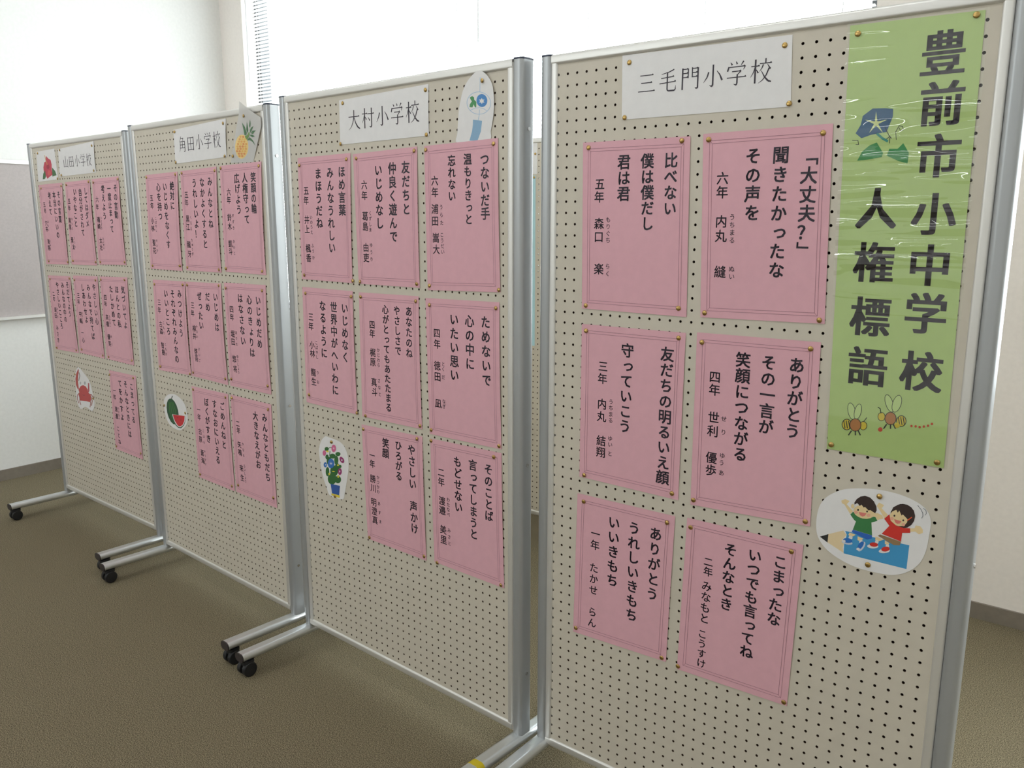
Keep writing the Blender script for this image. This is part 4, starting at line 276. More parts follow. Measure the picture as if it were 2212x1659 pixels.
(2,'pineapple',[(763.0,63.4),(808.8,37.1),(875.1,5.1),(873.5,-20.2),(852.2,-53.4),(804.6,-128.1),(664.8,-125.7),(691.2,-78.6),(723.0,-21.3),(752.1,26.9),(757.5,44.7)],[[(0.85,0.62,0.25),[[(785.0,-81.2),(777.4,-95.3),(765.0,-106.6),(749.5,-113.6),(733.3,-114.9),(718.8,-110.5),(708.4,-100.8),(703.7,-87.5),(705.4,-72.5),(713.3,-58.3),(726.0,-47.0),(741.6,-40.3),(757.7,-39.3),(771.8,-43.9),(781.9,-53.5),(786.5,-66.5)]]],[(0.8,0.45,0.12),[[(751.6,-46.1),(750.9,-47.4),(749.4,-48.4),(747.1,-49.1),(744.6,-49.2),(742.1,-48.8),(740.0,-47.9),(738.7,-46.7),(738.3,-45.3),(739.0,-44.0),(740.6,-43.0),(742.8,-42.4),(745.4,-42.3),(747.9,-42.7),(749.9,-43.6),(751.2,-44.8)]]],[(0.72,0.28,0.09),[[(767.8,-47.1),(767.2,-48.4),(765.6,-49.4),(763.4,-50.0),(760.9,-50.2),(758.4,-49.7),(756.3,-48.9),(755.0,-47.7),(754.7,-46.3),(755.3,-45.1),(756.9,-44.0),(759.1,-43.4),(761.6,-43.3),(764.1,-43.7),(766.2,-44.6),(767.5,-45.8)]]],[(0.78,0.38,0.1),[[(745.2,-53.3),(744.5,-54.6),(743.0,-55.7),(740.7,-56.3),(738.1,-56.4),(735.6,-56.0),(733.6,-55.1),(732.2,-53.9),(731.9,-52.6),(732.6,-51.3),(734.1,-50.2),(736.4,-49.6),(738.9,-49.5),(741.5,-49.9),(743.5,-50.8),(744.8,-52.0)]]],[(0.82,0.52,0.14),[[(761.5,-54.3),(760.8,-55.6),(759.3,-56.6),(757.0,-57.2),(754.5,-57.3),(752.0,-56.9),(749.9,-56.1),(748.6,-54.9),(748.3,-53.5),(748.9,-52.2),(750.5,-51.2),(752.7,-50.6),(755.3,-50.5),(757.8,-50.9),(759.8,-51.8),(761.1,-53.0)]]],[(0.82,0.52,0.14),[[(777.6,-55.3),(777.0,-56.6),(775.4,-57.6),(773.2,-58.2),(770.7,-58.3),(768.2,-57.9),(766.2,-57.0),(764.9,-55.8),(764.5,-54.5),(765.2,-53.2),(766.7,-52.2),(768.9,-51.6),(771.5,-51.5),(773.9,-51.9),(776.0,-52.8),(777.3,-53.9)]]],[(0.8,0.45,0.12),[[(738.7,-60.6),(738.1,-61.9),(736.5,-62.9),(734.3,-63.5),(731.7,-63.6),(729.2,-63.2),(727.1,-62.4),(725.8,-61.2),(725.4,-59.8),(726.1,-58.5),(727.7,-57.5),(729.9,-56.9),(732.5,-56.7),(735.0,-57.2),(737.1,-58.0),(738.4,-59.2)]]],[(0.78,0.38,0.1),[[(755.1,-61.5),(754.4,-62.8),(752.9,-63.8),(750.6,-64.5),(748.1,-64.6),(745.6,-64.2),(743.5,-63.3),(742.2,-62.1),(741.8,-60.8),(742.5,-59.5),(744.1,-58.4),(746.3,-57.8),(748.9,-57.7),(751.4,-58.1),(753.4,-59.0),(754.7,-60.2)]]],[(0.78,0.38,0.1),[[(771.3,-62.5),(770.6,-63.7),(769.1,-64.8),(766.9,-65.4),(764.3,-65.5),(761.9,-65.1),(759.8,-64.2),(758.5,-63.0),(758.2,-61.7),(758.8,-60.4),(760.4,-59.4),(762.6,-58.8),(765.1,-58.7),(767.6,-59.1),(769.6,-59.9),(770.9,-61.1)]]],[(0.78,0.38,0.1),[[(732.3,-67.8),(731.6,-69.1),(730.0,-70.2),(727.8,-70.8),(725.2,-70.9),(722.7,-70.5),(720.6,-69.6),(719.3,-68.4),(718.9,-67.1),(719.6,-65.8),(721.2,-64.8),(723.4,-64.1),(726.0,-64.0),(728.5,-64.4),(730.6,-65.3),(731.9,-66.5)]]],[(0.82,0.52,0.14),[[(748.7,-68.8),(748.0,-70.0),(746.5,-71.1),(744.2,-71.7),(741.6,-71.8),(739.1,-71.4),(737.1,-70.6),(735.7,-69.4),(735.4,-68.0),(736.1,-66.7),(737.6,-65.7),(739.9,-65.1),(742.4,-64.9),(745.0,-65.4),(747.0,-66.2),(748.3,-67.4)]]],[(0.72,0.28,0.09),[[(764.9,-69.7),(764.3,-71.0),(762.7,-72.0),(760.5,-72.6),(758.0,-72.7),(755.5,-72.3),(753.4,-71.5),(752.1,-70.3),(751.8,-68.9),(752.4,-67.6),(754.0,-66.6),(756.2,-66.0),(758.8,-65.9),(761.2,-66.3),(763.3,-67.1),(764.6,-68.3)]]],[(0.78,0.38,0.1),[[(781.1,-70.6),(780.4,-71.9),(778.9,-72.9),(776.7,-73.5),(774.2,-73.6),(771.7,-73.2),(769.7,-72.4),(768.4,-71.2),(768.0,-69.8),(768.7,-68.6),(770.2,-67.5),(772.4,-66.9),(774.9,-66.8),(777.4,-67.2),(779.5,-68.1),(780.7,-69.2)]]],[(0.8,0.45,0.12),[[(725.8,-75.1),(725.1,-76.4),(723.5,-77.5),(721.3,-78.1),(718.7,-78.2),(716.1,-77.8),(714.0,-77.0),(712.7,-75.8),(712.4,-74.4),(713.0,-73.1),(714.6,-72.1),(716.9,-71.4),(719.5,-71.3),(722.0,-71.7),(724.1,-72.6),(725.4,-73.8)]]],[(0.72,0.28,0.09),[[(742.2,-76.0),(741.6,-77.3),(740.0,-78.4),(737.8,-79.0),(735.2,-79.1),(732.7,-78.7),(730.6,-77.8),(729.3,-76.7),(728.9,-75.3),(729.6,-74.0),(731.2,-73.0),(733.4,-72.3),(736.0,-72.2),(738.5,-72.6),(740.6,-73.5),(741.9,-74.7)]]],[(0.72,0.28,0.09),[[(758.6,-76.9),(757.9,-78.2),(756.4,-79.2),(754.1,-79.9),(751.6,-80.0),(749.1,-79.6),(747.0,-78.7),(745.7,-77.5),(745.3,-76.2),(746.0,-74.9),(747.6,-73.9),(749.8,-73.2),(752.4,-73.1),(754.9,-73.5),(756.9,-74.4),(758.2,-75.6)]]],[(0.8,0.45,0.12),[[(774.8,-77.8),(774.1,-79.1),(772.6,-80.1),(770.4,-80.7),(767.8,-80.9),(765.3,-80.5),(763.3,-79.6),(762.0,-78.4),(761.6,-77.1),(762.3,-75.8),(763.9,-74.8),(766.1,-74.1),(768.6,-74.0),(771.1,-74.4),(773.1,-75.3),(774.4,-76.5)]]],[(0.78,0.38,0.1),[[(727.5,-82.9),(726.9,-84.2),(725.3,-85.2),(723.0,-85.9),(720.4,-86.0),(717.9,-85.6),(715.8,-84.7),(714.5,-83.5),(714.1,-82.2),(714.8,-80.9),(716.4,-79.8),(718.7,-79.2),(721.3,-79.1),(723.8,-79.5),(725.9,-80.3),(727.2,-81.5)]]],[(0.72,0.28,0.09),[[(744.0,-83.7),(743.3,-85.0),(741.8,-86.1),(739.5,-86.7),(736.9,-86.9),(734.4,-86.5),(732.3,-85.6),(731.0,-84.4),(730.7,-83.0),(731.3,-81.8),(732.9,-80.7),(735.2,-80.1),(737.7,-79.9),(740.3,-80.3),(742.3,-81.2),(743.6,-82.4)]]],[(0.8,0.45,0.12),[[(760.3,-84.6),(759.7,-85.9),(758.1,-86.9),(755.9,-87.6),(753.3,-87.7),(750.8,-87.3),(748.8,-86.5),(747.4,-85.3),(747.1,-83.9),(747.8,-82.6),(749.3,-81.6),(751.6,-80.9),(754.1,-80.8),(756.6,-81.2),(758.7,-82.1),(760.0,-83.3)]]],[(0.78,0.38,0.1),[[(776.5,-85.5),(775.9,-86.7),(774.3,-87.8),(772.1,-88.4),(769.6,-88.5),(767.1,-88.2),(765.0,-87.3),(763.7,-86.1),(763.4,-84.8),(764.0,-83.5),(765.6,-82.4),(767.8,-81.8),(770.4,-81.7),(772.8,-82.1),(774.9,-82.9),(776.2,-84.1)]]],[(0.72,0.28,0.09),[[(721.0,-90.2),(720.4,-91.5),(718.8,-92.6),(716.5,-93.2),(713.9,-93.4),(711.3,-93.0),(709.2,-92.1),(707.9,-90.9),(707.6,-89.5),(708.2,-88.2),(709.8,-87.2),(712.1,-86.5),(714.7,-86.4),(717.3,-86.8),(719.4,-87.7),(720.7,-88.9)]]],[(0.72,0.28,0.09),[[(737.5,-91.1),(736.9,-92.4),(735.3,-93.4),(733.0,-94.1),(730.5,-94.2),(727.9,-93.8),(725.8,-92.9),(724.5,-91.7),(724.2,-90.4),(724.8,-89.1),(726.4,-88.0),(728.7,-87.4),(731.3,-87.3),(733.8,-87.7),(735.9,-88.5),(737.2,-89.7)]]],[(0.8,0.45,0.12),[[(753.9,-91.9),(753.3,-93.2),(751.7,-94.2),(749.5,-94.9),(746.9,-95.0),(744.4,-94.6),(742.3,-93.8),(741.0,-92.6),(740.7,-91.2),(741.3,-89.9),(742.9,-88.9),(745.1,-88.2),(747.7,-88.1),(750.2,-88.5),(752.3,-89.4),(753.6,-90.5)]]],[(0.8,0.45,0.12),[[(770.2,-92.7),(769.5,-94.0),(768.0,-95.0),(765.8,-95.7),(763.2,-95.8),(760.7,-95.4),(758.7,-94.6),(757.4,-93.4),(757.0,-92.0),(757.7,-90.8),(759.2,-89.7),(761.4,-89.1),(764.0,-88.9),(766.5,-89.3),(768.5,-90.2),(769.8,-91.4)]]],[(0.72,0.28,0.09),[[(731.1,-98.4),(730.4,-99.7),(728.8,-100.8),(726.5,-101.4),(724.0,-101.5),(721.4,-101.2),(719.3,-100.3),(718.0,-99.1),(717.6,-97.7),(718.3,-96.4),(719.9,-95.4),(722.2,-94.7),(724.8,-94.6),(727.3,-95.0),(729.4,-95.9),(730.7,-97.1)]]],[(0.72,0.28,0.09),[[(747.5,-99.2),(746.8,-100.5),(745.3,-101.6),(743.0,-102.2),(740.4,-102.3),(737.9,-102.0),(735.9,-101.1),(734.5,-99.9),(734.2,-98.6),(734.8,-97.3),(736.4,-96.2),(738.7,-95.6),(741.3,-95.4),(743.8,-95.8),(745.8,-96.7),(747.1,-97.9)]]],[(0.72,0.28,0.09),[[(763.8,-100.0),(763.2,-101.3),(761.6,-102.3),(759.4,-103.0),(756.8,-103.1),(754.3,-102.7),(752.3,-101.9),(750.9,-100.7),(750.6,-99.4),(751.3,-98.1),(752.8,-97.0),(755.1,-96.4),(757.6,-96.2),(760.1,-96.6),(762.2,-97.5),(763.5,-98.7)]]],[(0.78,0.38,0.1),[[(732.8,-106.2),(732.2,-107.5),(730.6,-108.5),(728.3,-109.2),(725.7,-109.3),(723.2,-108.9),(721.1,-108.1),(719.8,-106.9),(719.4,-105.5),(720.1,-104.2),(721.7,-103.2),(723.9,-102.5),(726.5,-102.4),(729.1,-102.8),(731.1,-103.6),(732.5,-104.8)]]],[(0.72,0.28,0.09),[[(749.3,-106.9),(748.6,-108.2),(747.0,-109.3),(744.8,-109.9),(742.2,-110.1),(739.7,-109.7),(737.6,-108.9),(736.3,-107.7),(735.9,-106.3),(736.6,-105.0),(738.2,-104.0),(740.4,-103.3),(743.0,-103.2),(745.5,-103.5),(747.6,-104.4),(748.9,-105.6)]]],[(0.08,0.19,0.09),[[(764.3,-1.3),(778.9,-17.1),(785.6,-34.6),(782.6,-42.3),(770.6,-41.6),(769.2,-25.5)]]],[(0.08,0.19,0.09),[[(793.6,-2.3),(796.3,-17.1),(796.1,-28.4),(788.6,-37.0),(785.6,-25.5),(790.3,-12.2)]]],[(0.08,0.19,0.09),[[(813.2,3.1),(814.5,-8.3),(808.6,-22.5),(804.0,-15.4)]]],[(0.08,0.19,0.09),[[(829.5,-17.7),(818.8,-27.7),(806.9,-38.2),(806.9,-28.0),(815.2,-21.8)]]],[(0.08,0.19,0.09),[[(841.8,-32.0),(831.9,-35.3),(821.5,-42.0),(811.1,-39.0),(820.6,-31.2)]]],[(0.08,0.19,0.09),[[(831.4,-49.4),(816.2,-51.2),(803.9,-46.0),(808.6,-42.3),(821.2,-44.8)]]],[(0.08,0.19,0.09),[[(827.3,-77.9),(814.6,-65.9),(798.1,-59.2),(783.8,-60.1),(798.0,-50.1),(809.3,-55.4),(819.1,-63.9)]]],[(0.17,0.3,0.08),[[(801.1,-32.2),(802.1,-42.4),(783.0,-57.8),(775.0,-51.0),(772.5,-44.0),(786.8,-43.7)]]]],[(780.6,16.8),(685.4,-104.2)]),
(3,'crab',[(238.5,-998.0),(272.4,-1009.0),(341.9,-1047.9),(359.8,-1083.9),(372.9,-1126.4),(380.2,-1152.0),(368.0,-1179.0),(341.4,-1197.9),(310.2,-1192.0),(271.9,-1187.1),(238.9,-1201.0),(211.5,-1203.5),(189.4,-1182.3),(182.7,-1145.1),(190.2,-1091.0),(188.7,-1053.4),(201.8,-1026.2),(223.4,-1005.7)],[[(0.52,0.06,0.06),[[(244.1,-1090.0),(272.6,-1081.1),(301.4,-1084.1),(318.2,-1096.8),(321.5,-1111.2),(345.8,-1118.3),(343.1,-1145.4),(331.1,-1156.0),(291.7,-1157.1),(220.5,-1164.2),(214.7,-1145.3),(207.9,-1131.0),(222.8,-1124.5),(216.0,-1110.3)]]],[(0.45,0.07,0.06),[[(238.6,-1004.7),(242.1,-1014.0),(229.3,-1040.9),(220.2,-1066.0),(221.9,-1106.5),(207.9,-1109.1),(193.6,-1090.5),(193.9,-1060.3),(210.4,-1032.7)]]],[(0.45,0.07,0.09),[[(330.3,-1064.1),(341.9,-1062.6),(335.9,-1101.9),(321.3,-1112.0),(320.9,-1096.4)]]],[(0.5,0.48,0.5),[[(254.8,-1073.7),(253.4,-1076.6),(251.0,-1079.2),(247.7,-1081.2),(244.2,-1082.2),(240.9,-1082.1),(238.4,-1080.9),(237.0,-1078.7),(236.9,-1075.9),(238.3,-1073.0),(240.8,-1070.4),(244.0,-1068.4),(247.5,-1067.4),(250.8,-1067.5),(253.3,-1068.8),(254.7,-1070.9)]]],[(0.4,0.4,0.42),[[(304.5,-1067.4),(303.1,-1070.7),(300.4,-1073.7),(297.0,-1075.9),(293.2,-1077.0),(289.8,-1076.8),(287.1,-1075.4),(285.7,-1072.9),(285.7,-1069.8),(287.1,-1066.4),(289.8,-1063.5),(293.2,-1061.2),(297.0,-1060.2),(300.4,-1060.3),(303.1,-1061.8),(304.5,-1064.2)]]],[(0.3,0.26,0.24),[[(237.6,-1024.3),(243.4,-1040.8),(252.2,-1038.8),(246.4,-1022.3)],[(244.0,-1037.6),(224.7,-1066.2),(233.2,-1066.0),(252.5,-1037.4)]]],[(0.35,0.12,0.1),[[(222.0,-1127.2),(195.7,-1137.9),(199.3,-1140.2),(225.6,-1129.5)],[(196.0,-1137.7),(188.9,-1160.4),(196.6,-1159.5),(203.6,-1136.7)],[(188.8,-1159.1),(200.4,-1180.7),(208.0,-1178.6),(196.4,-1157.0)]]],[(0.35,0.12,0.1),[[(218.0,-1143.9),(213.3,-1172.3),(221.0,-1171.1),(225.7,-1142.7)],[(213.0,-1171.0),(223.2,-1185.1),(230.5,-1182.8),(220.4,-1168.7)]]],[(0.35,0.12,0.1),[[(323.2,-1120.0),(354.2,-1117.6),(356.0,-1113.8),(325.0,-1116.3)],[(348.1,-1116.5),(365.4,-1129.3),(372.6,-1126.5),(355.4,-1113.7)]]],[(0.35,0.12,0.1),[[(339.7,-1124.6),(352.0,-1148.8),(360.5,-1146.5),(348.2,-1122.2)],[(352.1,-1145.7),(339.3,-1172.2),(347.7,-1171.5),(360.6,-1145.0)]]],[(0.35,0.12,0.1),[[(329.2,-1146.7),(333.0,-1163.0),(340.3,-1161.3),(336.6,-1145.0)],[(333.5,-1160.4),(321.5,-1182.0),(328.7,-1181.5),(340.6,-1160.0)]]],[(0.15,0.03,0.04),[[(256.3,-1130.9),(268.9,-1133.4),(271.2,-1131.9),(258.6,-1129.3)],[(268.5,-1133.4),(284.5,-1129.5),(284.0,-1128.1),(268.0,-1132.0)]]]],[(197.4,-1038.0),(371.6,-1132.5)]),
(3,'hibiscus',[(19.3,5.8),(223.6,10.4),(232.0,-125.9),(9.8,-131.4)],[[(0.55,0.05,0.09),[[(125.8,-17.1),(145.1,-29.1),(171.3,-37.6),(178.1,-58.4),(172.9,-78.8),(176.7,-103.7),(142.1,-111.7),(114.3,-120.4),(102.7,-105.5),(83.3,-92.3),(83.7,-67.2),(99.9,-45.0),(113.7,-43.5)]]],[(0.06,0.16,0.06),[[(62.2,-121.0),(74.0,-96.2),(98.9,-80.3),(101.6,-109.6),(88.6,-119.7)]]],[(0.06,0.16,0.06),[[(178.0,-70.7),(208.6,-88.3),(218.9,-107.1),(172.6,-111.8)]]],[(0.6,0.35,0.1),[[(107.8,-13.8),(117.1,-40.5),(123.2,-40.1),(113.9,-13.5)],[(116.5,-39.1),(130.3,-61.8),(136.2,-61.2),(122.4,-38.6)]]],[(0.35,0.02,0.05),[[(151.4,-67.7),(149.2,-71.7),(144.8,-75.0),(138.9,-77.2),(132.5,-77.8),(126.5,-76.7),(121.8,-74.2),(119.2,-70.6),(119.0,-66.5),(121.3,-62.4),(125.8,-59.1),(131.6,-57.0),(138.0,-56.4),(144.0,-57.5),(148.7,-60.0),(151.3,-63.6)]]],[(0.65,0.1,0.1),[[(159.7,-94.8),(157.1,-99.5),(152.1,-103.4),(145.6,-105.9),(138.4,-106.6),(131.6,-105.4),(126.4,-102.5),(123.4,-98.4),(123.3,-93.6),(125.9,-88.9),(130.9,-85.1),(137.5,-82.6),(144.7,-81.9),(151.4,-83.1),(156.6,-86.0),(159.5,-90.1)]]]],[(38.3,-1.8),(227.9,-122.5)])]
